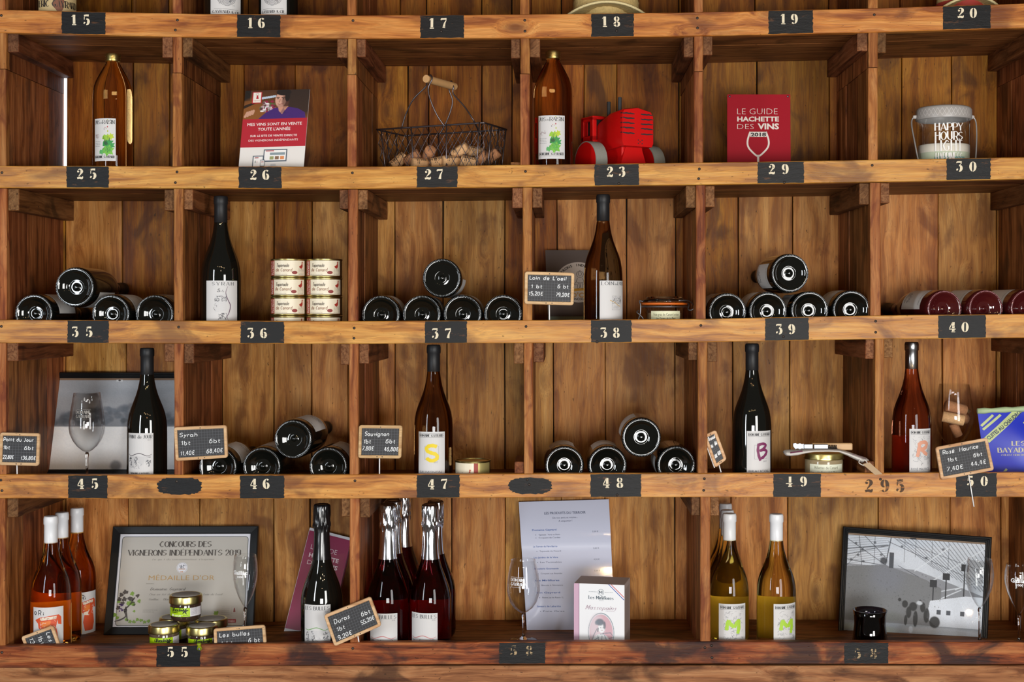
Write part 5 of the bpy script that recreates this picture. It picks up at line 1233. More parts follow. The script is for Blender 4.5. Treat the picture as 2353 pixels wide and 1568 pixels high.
def land(p, w, h, f):
    cv = Cv(f, f, w-f, h-f, .5); H = h-2*f
    cv.grad(f, f+H*.47, '#ffffff', '#fbfcff'); cv.grad(f+H*.47, h-f, '#8b9099', '#b4b8be')
    rs = np.random.RandomState(2)
    for _ in range(60): cv.ell(f+rs.rand()*w, f+H*(.68+rs.rand()*.34), 30+rs.rand()*50, 8+rs.rand()*12, ['#9a9da3','#c2c5ca','#a9acb2'][rs.randint(3)], .25, 1.0)
    for _ in range(170):
        x = f+rs.rand()*w; cv.ell(x, f+H*(.50+rs.rand()*(.07+.13*max(0, math.sin(x/w*3.1))**2)), 5+rs.rand()*9, 4+rs.rand()*7, ['#5e6874','#6e7884','#4c545e'][rs.randint(3)], .5, .6)
    cv.ell(f+w*.44, f+H*.04, 14, 14, '#8a909a', .8, .5); cv.noise(.05); cv.to(p)
    p.layer = -2.2; p.rect(f, h-f-5, w-f, h-f, '#8a6f58')
def clp(p, w, h):
    x, y = w*.485, h-20; p.rect(x-8, y-3, x+8, y+2, '#d8d8da'); p.ell(x, y, 3.4, 2.2, '#2a2622')
picture_frame('black framed picture of pale water and trees behind the wine glass above number 45', ((99,857),(462,857),(452,1092),(94,1092), 345,345,262,262), 14, PF, land, clip=clp)
goblet('empty clear wine glass in front of the black framed picture above number 45', 200, 903, 3, 110, 42, WINE, etched=etch(['DOMAINE','GAYRARD'], 40.6, .78, 7.5, 0.12, 34, 'serif', '#8a8680'))
bottle('tall dark bottle with white Point de Jour label above number 45', 338, 800.5, 3, 80, M['dark_glass'], M['capsule_black'], lab=(291.5,350,996,None,lab_wave('POINT de JOUR', '2017', wy=52)))
slate('chalk slate reading Point du Jour at the left edge above number 45', (1,994),(93,996),(90,1071),(-2,1069), -8, -5,
      [('Point du Jour', .09, .74, 8, .74), ('1bt', .09, .50, 8, .16), ('6bt', .62, .49, 8, .22), ('22,80€', .09, .20, 8, .26), ('136,80€', .54, .18, 8, .36)], stick=((39,1069),(40,1118),(5,28)))
slate('chalk slate reading Syrah, standing before the dark bottles above number 46', (400,982),(521,977),(524,1052),(404,1060), -8, -5,
      [('Syrah', .10, .70, 9, .34), ('1bt', .12, .46, 9, .17), ('6bt', .66, .48, 9, .20), ('11,40€', .10, .16, 9, .26), ('68,40€', .60, .18, 9, .30)], stick=((464,1056),(466,1118),(5,28)))
slate('chalk slate reading Sauvignon, left of the yellow S bottle above number 47', (825,977),(925,978),(922,1054),(823,1053), -8, -5,
      [('Sauvignon', .14, .68, 9, .56), ('1bt', .12, .45, 9, .16), ('6bt', .63, .46, 9, .21), ('7,80€', .09, .24, 9, .26), ('46,80€', .60, .22, 9, .32)], stick=((872,1052),(872,1118),(5,28)))
bottle('tall dark bottle with a big yellow S on its label above number 47', 996.5, 793.5, 3, 80, M['brown_glass'], M['capsule_black'], lab=(961,1021,993,1091,lab_letter('S', '#e6cc1c', 'SAUVIGNON')))
tin('low gold tin with a red duck, right of the yellow S bottle', 1086.5, 0, 75, row=3, R=41.5, h=57, kind='duck')
slate('narrow chalk slate turned sideways, leaning at the left of the purple B bottle', (1616,1001),(1645,988),(1670,1056),(1643,1076), 22, 18,
      [('Braucol', .24, .78, 8, .5), ('1bt', .24, .56, 7, .16), ('6bt', .56, .58, 8, .18), ('7,80€', .24, .24, 7, .2), ('46,80€', .52, .26, 8, .24)], stick=((1652,1068),(1666,1118),(4,10)), thin_side=True, grid=4.5)
bottle('tall dark bottle with a big purple B on its label above number 49', 1728, 790.5, 3, 80, M['dark_glass'], M['capsule_black'], lab=(1716.5,1773,991,None,lab_letter('B', '#7a2a5a', 'BRAUCOL')))
# rillettes jar
b0 = place(1893, 3, 86); zt = (CY-1040)*(1+86/D)-b0.z
t = thing('rillettes_jar', 'small glass jar with gold lid and duck rillettes label above number 49', 'jar', b0)
MB().lathe([(0,1),(40,1),(44,5),(44.5,12),(44.5,zt-20),(43,zt-14),(41,zt-12),(0,zt-12)], 48, caps=False).build('glass_body', mat('#9a8a6c', rough=.12, spec=.7), t, True)
MB().lathe([(44,zt-15),(47,zt-14),(47.4,zt-11),(46,zt-8),(46.6,zt-3),(45,zt),(43,zt+.4),(41,zt-.8),(0,zt-.8)], 56, caps=False, fn=lambda r, h, a: r+(.6*math.sin(a*12) if h < zt-9 and r > 40 else 0)).build('lid', M['gold'], t, 'auto')
p = Print(cyl_f(44.7,0,6), strip=4); p.rect(-44, 0, 44, zt-30, mat('#dfe2cd', rough=.5), .3); p.layer = .7; hh = zt-36
p.text('Rillettes de Canard', -2, hh-5, 7, '#6c6a50', align='c', w=56); p.pen('Les Fermes de la Place', 0, hh-14, 4.4, '#6c6a50', 'hand', w=46, align='c', thick=.6, slant=.3); duck(p, -2, hh-27, .55, '#7a3028'); p.greek(-42, hh-13, -32, 1.4, '#7c7a60'); p.greek(30, hh-14, 44, 1.4, '#7c7a60')
for k in range(2): p.greek(-42, hh-18-4*k, -32, .8, '#a0a08a'); p.greek(31, hh-19-4*k, 44, .8, '#a0a08a')
p.build('label', t)
jz = b0.z + zt
# folded cloth
org = Vector((b0.x, 70, jz+6)); t = thing('folded_cloth', 'long folded white cloth draped over the rillettes jar', 'cloth', org)
prof = [(1803,1041,7,3),(1806,1041,13,4),(1815,1041,15,6),(1830,1040,13,6),(1848,1037,9.5,5.5),(1868,1035,7,5),(1900,1034.5,6.4,5),(1925,1035.5,6.8,5),(1945,1042,10,6),(1962,1049,13,8),(1978,1056,15,9),(1988,1058,14,8),(1992,1058,9,5)]
loops = []
for px, py, hh_, dd_ in prof:
    c = W(px, py, 52) - org; L = []
    for k in range(14):
        a = 2*PI*k/14; L.append((c.x, c.y + 30*math.cos(a)*(.7+.3*dd_/9), c.z + hh_/2*math.sin(a)*1.0))
    loops.append(L)
cl = mat('#d8d2ca', rough=.85, noise=.06, nscale=.15, bump=.3); MB().loft(loops).build('cloth', cl, t, True)
MB().tube([W(1816,1041,18)-org, W(1844,1037,17)-org], 1.7, 6).build('purple_stripe', mat('#6a2c48', rough=.8), t, True)
MB().tube([W(1958,1044,16)-org, W(1976,1050,16)-org, W(1990,1055,18)-org], .8, 6).build('purple_stripe', mat('#7a5c66', rough=.8), t, True)
MB().tube(catm3([W(1976,1057,18)-org, W(1974,1064,14)-org, W(1984,1070,10)-org, W(1994,1071,8)-org, W(1991,1061,8)-org, W(1984,1056,14)-org]), 1.2, 6).build('tag_string', cl, t, True)
Q = Quad((1982,1067),(1998,1063),(2028,1090),(2011,1092), 6,6,-2,-2); tg = slab(Q, 'paper_tag', t, mat('#b59a7a', rough=.8), -.8, 0); tg.location = (Q.o-org)*K
# corkscrew
org = W(1890,1028,60); t = thing('corkscrew', 'folding waiter corkscrew with pale wooden handle on the white cloth', 'corkscrew', org)
a_ = W(1866,1019,62)-org; b_ = W(1959,1035,62)-org
MB().bbox((a_.x, 0, b_.z), (b_.x, 17, a_.z), 2).build('wooden_handle', mat('#c9a273', rough=.5, noise=.12, nscale=.03), t)
MB().bbox((W(1847,0,50).x-org.x, -11, W(0,1032,50).z-org.z), (W(1868,0,50).x-org.x, -3, W(0,1021,50).z-org.z), 1).build('metal_lever', M['steel'], t)
MB().bbox((W(1870,0,50).x-org.x, -12, W(0,1032,50).z-org.z), (W(1903,0,50).x-org.x, -3, W(0,1021.5,50).z-org.z), 1).build('metal_lever', M['steel'], t)
MB().loft([[(x-org.x, -9+yy, z-org.z) for (x, yy, z) in ((W(px,0,50).x, 0, W(0,y0_,50).z),(W(px,0,50).x, 6, W(0,y0_,50).z),(W(px,0,50).x, 6, W(0,y1_,50).z),(W(px,0,50).x, 0, W(0,y1_,50).z))] for px, y0_, y1_ in ((1823,1026,1020),(1828,1033,1019),(1833,1031,1021),(1838,1033,1019.5),(1843,1031,1021),(1847,1032,1020.5))]).build('toothed_foot', M['steel'], t)
MB().tube([((W(1903,0,50).x-org.x)+k*.34, -7+3.6*math.sin(k*.55), (W(0,1028,50).z-org.z)+4.0*math.cos(k*.55)) for k in range(64)], 1.1, 5).build('spiral_worm', mat('#3a3a3e', rough=.25, metal=.9), t, True)
# rose R bottle
bottle('clear bottle of rose wine with silver capsule and an orange R on its label', 2095, 787, 3, 82, M['rose_wine'], M['silver'], lab=(2090.5,2142,986,None,lab_letter('R', '#d89a80', 'ROSÉ MAURICE', sprig=True)), back=('#a8684c', 108, 1.3))
goblet('rounded wine glass holding corks above number 50', 2192.5, 883, 3, 150, 45, [(3,.33),(14,.36),(28,.42),(39,.50),(45.5,.60),(46,.66),(44,.75),(40,.87),(35.5,1.0)])
g9 = 'corks inside the wine glass'
cork('upper cork tilted inside the wine glass above number 50', W(2196,938,150), (1,.25,-.28), 52, 13.5, 'cork_dark', g9, False)
cork('middle cork tilted inside the wine glass above number 50', W(2190,962,132), (1,-.15,-.20), 52, 13, 'cork', g9, False)
cork('cork lying behind the others inside the wine glass above number 50', W(2208,958,166), (.8,.6,-.3), 44, 12.5, 'cork_dark', g9, False)
cork('lowest cork standing at the bottom of the wine glass above number 50', W(2196,988,150), (.45,.1,-1), 34, 11, 'cork_dark', g9, False)
slate('tilted chalk slate reading Rose Maurice, in front of the wine glass with corks', (2149,1028),(2268,1006),(2284,1081),(2162,1104), 8, -6,
      [('Rosé', .12, .74, 9, .22), ('Maurice', .44, .74, 9, .36), ('1bt', .18, .50, 8, .18), ('6bt', .68, .50, 8, .16), ('7,40€', .14, .22, 9, .30), ('44,4€', .60, .24, 9, .28)], stick=((2226,1092),(2238,1165),(2,1)))
# blue snack bag
org = place(2330, 3, 120); t = thing('snack_bag', 'bright blue paper bag with pale green stripes and folded top at the right edge', 'bag', org)
Q = Quad((2246,946),(2462,934),(2440,1118),(2268,1118), 110,130,80,80)
def bagf(x, y, h):
    u, v = x/Q.w, y/Q.h; bul = 26*math.sin(PI*max(0, min(1, u)))*(1-.55*v) + 3*math.sin(v*9+u*5)*math.sin(PI*max(0,min(1,u)))
    q = Q.f(x, y, h) + Q.o - org; return q + Vector((0, -bul, 0))
blue = mat('#2434b8', rough=.35, spec=.4)
def grid(nu, nv, fn):
    mb = MB(); vs = [fn(Q.w*i/nu, Q.h*j/nv) for j in range(nv+1) for i in range(nu+1)]
    mb.add(vs, [(j*(nu+1)+i, j*(nu+1)+i+1, (j+1)*(nu+1)+i+1, (j+1)*(nu+1)+i) for j in range(nv) for i in range(nu)]); return mb
mb = grid(26, 20, lambda x, y: bagf(x, y, 0)); back = grid(26, 20, lambda x, y: Q.f(x, y, 0)+Q.o-org+Vector((0, 40*math.sin(PI*x/Q.w)*(1-.6*y/Q.h), 0))); b_ = len(mb.v); mb.add(back.v, [f[::-1] for f in back.f]); mb.build('bag_body', blue, t, True)
p = Print(bagf, strip=6); p.layer = .7; gc = mat('#b8c487', rough=.45); w, h = Q.w, Q.h
def bx(px, py): return ((px-2246)/ (2462-2246)*w - (h*.0), (1118-py)/ (1118-940)*h)
def band(x0, y0, x1, y1, wd_, col=gc, n=14):
    a = bx(x0, y0); b = bx(x1, y1); p.line([(a[0]+(b[0]-a[0])*k/n, a[1]+(b[1]-a[1])*k/n) for k in range(n+1)], wd_, col)
band(2250,975,2279,950,5.5); band(2253,984,2296,950,5.5); band(2258,1010,2342,938,16); band(2350,975,2400,935,12); band(2268,1106,2300,1076,5); band(2330,1108,2360,1076,10, mat('#b89a78', rough=.5))
p.layer = 1.2; a = bx(2264,1006); p.text('CUITES AU CHAUDRON', a[0], a[1]-3, 9, '#2a3a52', .03, 'l', 104, rot=math.atan2(70*1.02, 84))
p.layer = 1.0; cr = '#c9c4a0'
a = bx(2332,1022); p.pen('LES', a[0], a[1], 10, cr, 'serif', w=28, align='c', thick=2.6); a = bx(2283,1038); p.pen('BAYADÈRES', a[0], a[1], 11, cr, 'serif', w=98, thick=2.6); a = bx(2290,1046); p.pen('COLLECTION DE GOURMANDISES', a[0], a[1], 3.6, cr, 'serif', w=108, thick=.9)
p.build('printed_design', t)
mb = MB(); loops = []
for k in range(15):
    u = k/14; c = bagf(Q.w*u, Q.h, 0); cz = c.z; L = []
    for j in range(10):
        a = 2*PI*j/10; L.append((c.x, c.y+7*math.cos(a), cz+1+(6.5+1.2*math.sin(k*2.1))*math.sin(a)))
    loops.append(L)
mb.loft(loops).build('folded_green_top', mat('#a9bd92', rough=.6, noise=.15, bump=.4), t, True)
# ================================================================= ROW 4
gO = 'orange wine bottles with white capsules'
bottle('front bottle of orange wine with ORi label, leftmost in the bottom row', 117, 1187, 4, 95, M['ori_wine'], M['capsule_white'], lab=(74,138,1397,None,lab_ori), back=('#efb45c', 108, 1.5), group=gO)
bottle('orange wine bottle mostly hidden behind the front ORi bottle', 142, 1178, 4, 190, M['ori_wine'], M['capsule_white'], back=('#efb45c', 108, 1.5), group=gO)
bottle('rearmost orange wine bottle with a red and orange figure label, right of its group', 177, 1168, 4, 285, M['ori_wine'], M['capsule_white'], lab=(174,206,1364,1463,lab_ori), group=gO)
slate('chalk slate standing on its end before the front ORi bottle', (49,1464),(122,1437),(160,1540),(88,1566), 30, 22,
      [('Les b', .73, .89, 9, None, -PI/2), ('1bt', .46, .88, 9, None, -PI/2), ('13,40€', .20, .90, 9, None, -PI/2)], stick=None, grid=6)
# certificate
def cert(p, w, h, f):
    W_, H_ = w-2*f, h-2*f
    p.rect(f, f, w-f, h-f, '#e2e2ea'); p.layer += .25; p.poly(rrect(f+6, f+4, w-f-6, h-f-7, 7), '#bcb7af'); p.layer += .25; P = rrect(f+6, f+4, w-f-6, h-f-7, 7); p.line(P+[P[0]], 1.4, '#4e5250')
    X = lambda px: f + W_*(px-281)/(572-281); Y = lambda py: f + H_*(1437-py)/(1437-1230); ti = '#5b5550'
    p.pen('CONCOURS DES', X(428), Y(1259), 14, ti, 'serif', w=W_*.39, align='c', thick=3.2, gap=1.3); p.pen('VIGNERONS INDÉPENDANTS 2019', X(427), Y(1278.5), 14, ti, 'serif', w=W_*.86, align='c', thick=3.0, gap=1.3)
    p.pen("Le goût du consommateur s'exprime", X(425), Y(1289), 4.4, '#8a857e', 'script', w=W_*.47, align='c', thick=.8, slant=.4)
    p.ell(X(423.5), Y(1306), 14, 13.6, '#dcdde4', n=32); p.layer += .25; p.ring(X(423.5), Y(1306), 12.5, 12, .6, '#8a8c94'); p.scrib(X(417), Y(1309), X(430), Y(1300), 12, '#5a5e68', .8, 3); p.line([(X(416),Y(1309)),(X(431),Y(1309))], 1.2, '#c88a50'); p.text('OR', X(423.5), Y(1317), 4, '#c88a50', .03, 'c')
    p.text("MÉDAILLE D'OR", X(424), Y(1334), 13, '#b8935a', -.005, 'c', W_*.50)
    p.text('Décernée à', X(347), Y(1342.5), 3, '#6a655e', align='l'); p.pen('Domaine Gayrard', X(357), Y(1356), 6.6, '#5f5a55', 'script', w=W_*.26, thick=1.1, slant=.45); p.pen('Chai en fut de chene  -  2017   -   Loin de Loeil', X(355), Y(1367), 4.6, '#77726c', 'script', w=W_*.55, thick=.7, slant=.45); p.pen('Gaillac   Blanc sec', X(355), Y(1378), 5.2, '#77726c', 'script', w=W_*.22, thick=.8, slant=.45)
    for k in range(2): p.greek(X(344), Y(1400+4*k), X(376-6*k), 1.2, '#8a857e')
    for k in range(5): p.greek(X(516), Y(1393+4*k), X(534), .8, '#9a958e')
    p.line([(X(538),Y(1408)),(X(538),Y(1392)),(X(550),Y(1392)),(X(550),Y(1408)),(X(538),Y(1408))], .4, '#9a8a88'); p.poly([(X(542),Y(1404)),(X(543),Y(1396)),(X(545),Y(1394)),(X(547),Y(1404))], '#8a4a48')
    p.rect(X(519), Y(1427), X(549), Y(1419), '#a03a42'); p.layer += .25; p.text("L'EXPRESS", X(534), Y(1425.3), 4.2, '#e0c8c8', .02, 'c', W_*.085)
    rnd = random.Random(4); gr_, br, pu = '#7a9a3e', '#4d4540', '#5a3f74'
    def leafy(cx, cy, r, col): p.poly([(cx+r*(.8+.25*math.sin(k*2.3+cx))*math.cos(2*PI*k/12), cy+r*(.7+.25*math.cos(k*1.7+cy))*math.sin(2*PI*k/12)) for k in range(12)], col)
    p.line(catmull([(X(284),Y(1424)),(X(298),Y(1420)),(X(308),Y(1412)),(X(304),Y(1400)),(X(314),Y(1388)),(X(324),Y(1372))], 4), [2,2.5,3,3.4,3.6,3.6]+[3.6]*15, br); p.line(catmull([(X(312),Y(1424)),(X(309),Y(1408)),(X(306),Y(1392))], 4), 3, br)
    for px, py, r in ((303,1360,8),(295,1366,7),(291,1376,7),(302,1376,8),(298,1384,6),(318,1376,7),(322,1386,7),(312,1374,6),(290,1394,7),(306,1400,6),(330,1368,6)): leafy(X(px), Y(py), r, br)
    for px, py, r in ((318,1364,7),(290,1381,6),(312,1384,8),(320,1386,7),(334,1380,6),(325,1402,4),(284,1410,7),(290,1416,6)): leafy(X(px), Y(py), r, gr_)
    for k in range(16): p.ell(X(296+rnd.uniform(-5,5)), Y(1394+rnd.uniform(-9,9)), 2, 2, pu, n=8)
    for px in list(range(310, 366, 8)) + list(range(462, 512, 7)): leafy(X(px), Y(1423-3*math.sin(px)), 5.5, gr_ if px < 480 else '#b8a860')
    leafy(X(505), Y(1406), 8, gr_); leafy(X(502), Y(1414), 6, gr_)
picture_frame('black framed gold medal certificate for the 2019 winemakers competition, bottom row', ((261,1211),(594,1210),(582,1460),(239,1460), 345,345,240,240), 19, [(0,-8),(0,4),(1.5,5),(17.5,3.2),(19,1.8),(19,-8)], cert, name='certificate_frame')
# olive jars
lime = mat('#a9cf12', rough=.35)
def olive(label, px, topy, d, R, yaw, zb=None, fill='#3a2a22', lid_top=True):
    b = place(px, 4, d); 
    if zb is not None: b.z = zb
    zt = (CY-topy)*(1+(d+0)/D)-b.z
    t = thing('olive_spread_jar', label, 'jar', b, (0,0,yaw), 'olive spread jars')
    k = zt/76.0
    MB().lathe([(0,1),(R-8,1),(R-5,4),(R-3.4,10),(R-2.6,18),(R-2.6,zt-22),(R-4,zt-16),(0,zt-16)], 40, caps=False).build('glass_body', mat(fill, rough=.08, spec=.8, noise=.3, nscale=.08), t, True)
    MB().lathe([(R-2,zt-19),(R,zt-18.4),(R+.5,zt-16),(R,zt-13),(R+.2,zt-5),(R-.8,zt-1.5),(R-3,zt),(R-5,zt-.4),(0,zt-.8)], 48, caps=False).build('lid', M['gold'], t, 'auto')
    MB().lathe([(0,zt-.2),(R-6,zt-.2),(R-6,zt-.9)], 40, caps=False).build('lid_top', mat('#8b8680', rough=.5, noise=.2, nscale=.1), t, True)
    p = Print(cyl_f(R-2.4,0,14), strip=3.5); H = zt-40; p.rect(-R*1.15, 0, R*.62, H, lime, .3); p.rect(R*.62, 0, R*1.5, H, mat('#d8d4da', rough=.5), .3); p.layer = .7
    p.pen('Olivade', -R*.62, H*.62, 9, '#23300a', 'script', w=R*.72, thick=1.5, slant=.35); p.pen('noire', -R*.55, H*.43, 5, '#23300a', 'script', w=R*.42, thick=1, slant=.3)
    x, y = R*.3, H*.66
    for a, l in ((.2,9),(1.0,8),(2.2,8),(2.9,11),(4.0,8),(5.2,9)): p.line([(x, y), (x+l*.5*math.cos(a), y+l*.5*math.sin(a)), (x+l*math.cos(a), y+l*math.sin(a))], [1,3,.4], '#1e2c08')
    p.ell(x+1, y-1, 3, 2.4, '#1e2c08', n=10)
    p.ell(-R*.5, H*.15, 3, 3, '#eef4dc', n=12); p.greek(-R*.36, H*.16, R*.18, 1.8, '#eef4dc'); p.greek(-R*.36, H*.06, R*.12, 1.3, '#eef4dc'); p.greek(R*.2, H*.12, R*.5, 1.3, '#4a5a20')
    for k2 in range(8): p.greek(R*.68, H*(.9-.1*k2), R*1.1, .9, '#8a868c')
    p.build('label', t); return t, b.z+zt
_, zj = olive('lower left olive spread jar at the front of the pile, above number 55', 377, 1434, 70, 36, .25, fill='#5a4a3c')
olive('lower right olive spread jar beside the Les bulles slate', 464, 1437, 72, 36, .35)
olive('olive spread jar at the back left of the pile', 401, 1417, 155, 36, .1)
olive('olive spread jar at the back right of the pile', 486, 1421, 150, 38, .5)
olive('olive spread jar standing on top of the others', 427, 1366, 112, 38.5, -.12, zb=zj+.6)
def gaillac(R, z, yaw):
    def fn(t, H):
        p = Print(cyl_f(R, yaw, 0), strip=3); p.layer = .4; p.text('Gaillac', 0, z*H, 9.5, '#f6f6f8', .025, 'c', 38); p.text('1000', 2, z*H-8, 5, '#f6f6f8', .02, 'c', 16); p.build('etched_lettering', t)
    return fn
goblet('tall flute glass etched Gaillac in front of the certificate', 563.5, 1276, 4, 150, 30, FLUTE, etched=gaillac(29, .80, -.25), group='flute glasses')
slate('chalk slate reading Les bulles, at the front of the olive jars', (491,1445),(609,1436),(615,1506),(494,1514), 22, 18,
      [('Les bulles', .11, .70, 9, .58), ('1 bt', .13, .42, 9, .22), ('6 bt', .66, .46, 9, .21)], stick=None)
# leaning purple guide book
Q = Quad((710,1220),(803,1242),(757,1450),(655,1442), 345,345,262,262)
Q = Quad((711,1219),(806,1243),(757,1462),(655,1444), 340,345,255,262)
t = thing('guide_book', 'dark pink wine guide book leaning behind the black-topped sparkling bottle', 'book', Q.o)
pk = mat('#8a1d48', rough=.35)
slab(Q, 'front_cover', t, pk, -1.2, 0); slab(Q, 'pages', t, mat('#d4d2d8', rough=.8), -20, -1.4, inset=(-1,-8,2,-7)); slab(Q, 'back_cover', t, pk, -22, -20.2)
p = Print(Q.f); w, h = Q.w, Q.h; cc = '#e4d4da'
p.text('LE GUIDE', w*.13, h*.82, 12.5, cc, -.015, 'l', w*.62); p.text('HACHETTE', w*.13, h*.74, 10.5, cc, .03, 'l', w*.70); p.text('DES', w*.13, h*.665, 11, cc, -.015, 'l', w*.28); p.text('VINS', w*.50, h*.665, 11, cc, .03, 'l', w*.34)
for k, s_ in enumerate(('Le livre', 'référence', 'pour bien', 'choisir', 'le vin')): p.text(s_, w*.62, h*(.20-.035*k), 5, cc, .02, 'r')
p.build('printed_cover', t)
# black topped sparkling
tB = bottle('dark sparkling wine bottle with black foil neck and Les Bulles label', 739.5, 1159.5, 4, 82, M['dark_glass'], M['black_foil'], kind='sparkling', lab=(698,758,1391,None,lab_wave('LES BULLES', 'Blanc', '#5a9a4a', 8.5, accent='#6aa050')), name='sparkling_wine_bottle')
slate('tilted chalk slate reading Duras, between the sparkling wine bottles', (744,1414),(852,1371),(877,1438),(769,1486), -9, -6,
      [('Duras', .15, .62, 10, .32), ('1bt', .15, .38, 9, .16), ('6bt', .70, .52, 9, .18), ('9,20€', .12, .13, 9, .28), ('55,20€', .64, .28, 9, .27)], stick=((822,1460),(830,1508),(5,28)))
gB = 'sparkling rose bottles with silver foil necks'
lb = lab_wave('LES BULLES', '2018', '#b06060', 8.5, accent='#c07070')
bottle('front left sparkling rose bottle with silver foil, behind the Duras slate', 891, 1158.5, 4, 84, M['bulles_wine'], M['foil'], kind='sparkling', lab=(849,912,1411,None,lb), back=('#8e3444', 104, 1.5), group=gB, name='sparkling_wine_bottle')
bottle('front right sparkling rose bottle with silver foil, right of the Duras slate', 989, 1159, 4, 84, M['bulles_wine'], M['foil'], kind='sparkling', lab=(944.5,1005,1410,None,lb), back=('#8e3444', 104, 1.5), group=gB, name='sparkling_wine_bottle')
bottle('sparkling rose bottle directly behind the front right one', 1001, 1151.5, 4, 195, M['bulles_wine'], M['foil'], kind='sparkling', back=('#8e3444', 104, 1.5), group=gB, name='sparkling_wine_bottle')
bottle('sparkling rose bottle directly behind the front left one', 904, 1150, 4, 190, M['bulles_wine'], M['foil'], kind='sparkling', back=('#8e3444', 104, 1.5), group=gB, name='sparkling_wine_bottle')
bottle('rearmost tall sparkling rose bottle whose top passes under the rail', 927.5, 1138, 4, 296, M['bulles_wine'], M['foil'], kind='sparkling', group=gB, name='sparkling_wine_bottle')
# laminated price list
def curved(Q, amp):
    f0 = Q.f
    def f(x, y, h): return f0(x, y, h) + Vector((0, -amp*math.exp(-((y/Q.h-.75)/.14)**2), 0))
    return f
Q = Quad((1192,1154),(1399,1148),(1414,1455),(1211,1455), 352,352,255,255); w, h = Q.w, Q.h
t = thing('laminated_price_list', 'white laminated price list headed Les Produits du Terroir leaning at the back', 'sheet', Q.o); cf = curved(Q, 9)
sm_ = mat('#c3c6d8', rough=.10, spec=.6, coat=.5)
mb = MB(); n = 40
for hh_, rev in ((0, 0), (-.8, 1)):
    vs = [cf(w*i, h*j/n, hh_) for j in range(n+1) for i in (0, 1)]; mb.add(vs, [((2*j, 2*j+1, 2*j+3, 2*j+2) if not rev else (2*j+2, 2*j+3, 2*j+1, 2*j)) for j in range(n)])
mb.build('sheet', sm_, t, True)
p = Print(cf); p.layer = .5; X = lambda px: w*(px-1192)/208; Y = lambda py: h*(1455-py)/303; ik = '#454c66'
p.text('LES PRODUITS DU TERROIR', X(1297), Y(1183), 6.2, ik, .01, 'c', w*.46); p.text("De nos amis et voisins...", X(1297), Y(1193), 4.4, ik, 0, 'c', w*.28); p.text('A emporter !', X(1297), Y(1200.5), 4.4, ik, 0, 'c', w*.15)
bl_ = '#3a5a9a'
for py, hd, its, pr in ((1220,'Domaine Gayrard',('Tapenade - Verte ou Noire','Croquant de Cordes'),'5,50 €'),(1259,'Le Terroir du Père Barras',('Tapenade de Canard',),'5,00 €'),(1285,'Les Jardins de la Vère',('Les Tartinables',),'4,50 €'),(1311,'Biscuiterie Gourmande',('Croquant aux Amandes',),'3,50 €'),(1338,'Les Mirliflores',("Biscuits à l'Ancienne",),''),(1366,'Vin Gayrard',('Notre Jus de Raisin 1L',),''),(1397,'Saveurs de Labarthe',('Foie Gras',),'')):
    q = Print(cf); q.layer = .5
    q.text(hd, X(1219), Y(py), 4.2, bl_, .015, 'l', w*.27)
    for k, it in enumerate(its): q.ell(X(1227), Y(py+11+7*k)+1.5, 1, 1, ik, n=8); q.text(it, X(1233), Y(py+11+7*k), 3.8, ik, 0, 'l', w*.24)
    if pr: q.text(pr, X(1358), Y(py+6), 3.8, ik, 0, 'l', w*.065)
    q.build('printed_entry', t)
p.build('printed_heading', t)
goblet('empty wine glass in front of the laminated price list', 1202.5, 1287, 4, 150, 40, [(3,.335),(12,.36),(24,.41),(33,.48),(38,.56),(40.5,.62),(39.5,.7),(36.5,.82),(33,.92),(29.5,1.0)], etched=etch(['DOMAINE','GAYRARD'], 38.5, .765, 7.5, -.32, 38, 'serif', '#f2f2f4'))
# biscuit box
b0 = place(1384, 4, 108); yaw = math.radians(-11); zt = (CY-1345)*(1+52/D)-b0.z
t = thing('biscuit_box', 'white biscuit box with pink band reading Les Mirliflores, bottom row', 'box', b0, (0,0,yaw))
hw, hd = 60, 46
MB().bbox((-hw,-hd,0),(hw,hd,zt),.8).build('carton', mat('#b3a199', rough=.7), t)  # brownish carton colour has the shade of the right side put in
p = Print(lambda x, y, h: (-hw+x, -hd-.2-h, y)); w, h = 2*hw, zt; p.rect(0, 0, w, h, '#e9ebef', .1); p.layer = .4; p.rect(0, 0, 11.5, h, '#c9a5bc'); p.rect(11.5, 0, 13, h, '#9a7a96')
X = lambda px: w*(px-1314)/122; Y = lambda py: h-(py-1345); sl_ = '#6b7784'
p.line([(X(1398),Y(1345)),(X(1435),Y(1380))], 1.6, '#3450a8'); p.line([(X(1404),Y(1345)),(X(1435),Y(1374))], 1.6, '#c84a54')
p.ring(X(1379.5), Y(1364), 7, 7, .8, sl_); p.pen('M', X(1379.5), Y(1367), 6.5, '#4d5a66', 'serif', w=7, align='c', thick=1.6)
p.greek(X(1350), Y(1364), X(1369), 1, sl_); p.greek(X(1389), Y(1364), X(1409), 1, sl_); p.pen('Les Mirliflores', X(1380), Y(1380.5), 8, '#5b6873', 'serif', w=w*.49, align='c', thick=1.5, gap=1.5); p.line([(X(1375),Y(1384)),(X(1386),Y(1384))], .5, sl_)
p.pen('Massepains', X(1379), Y(1405), 10, '#b9a7b4', 'script', w=w*.60, align='c', thick=1.6, slant=.45); p.text('CHOCOLAT', X(1402), Y(1409), 2.8, '#b9a7b4', align='c', w=22)
ex, ey = X(1380), Y(1458); cv = Cv(ex-33, 0, ex+33, ey+48, 1.0, '#e9ebef'); cv.ell(ex, ey, 31, 46, '#7f8d98', 1, .02); cv.ell(ex, ey, 29.5, 44, '#dcdee4', 1, .02); cv.ell(ex, ey, 27.5, 42, '#cfa9b4', 1, .02); cv.ell(ex-10, ey+6, 18, 34, '#d8ccd4', .8, .5)
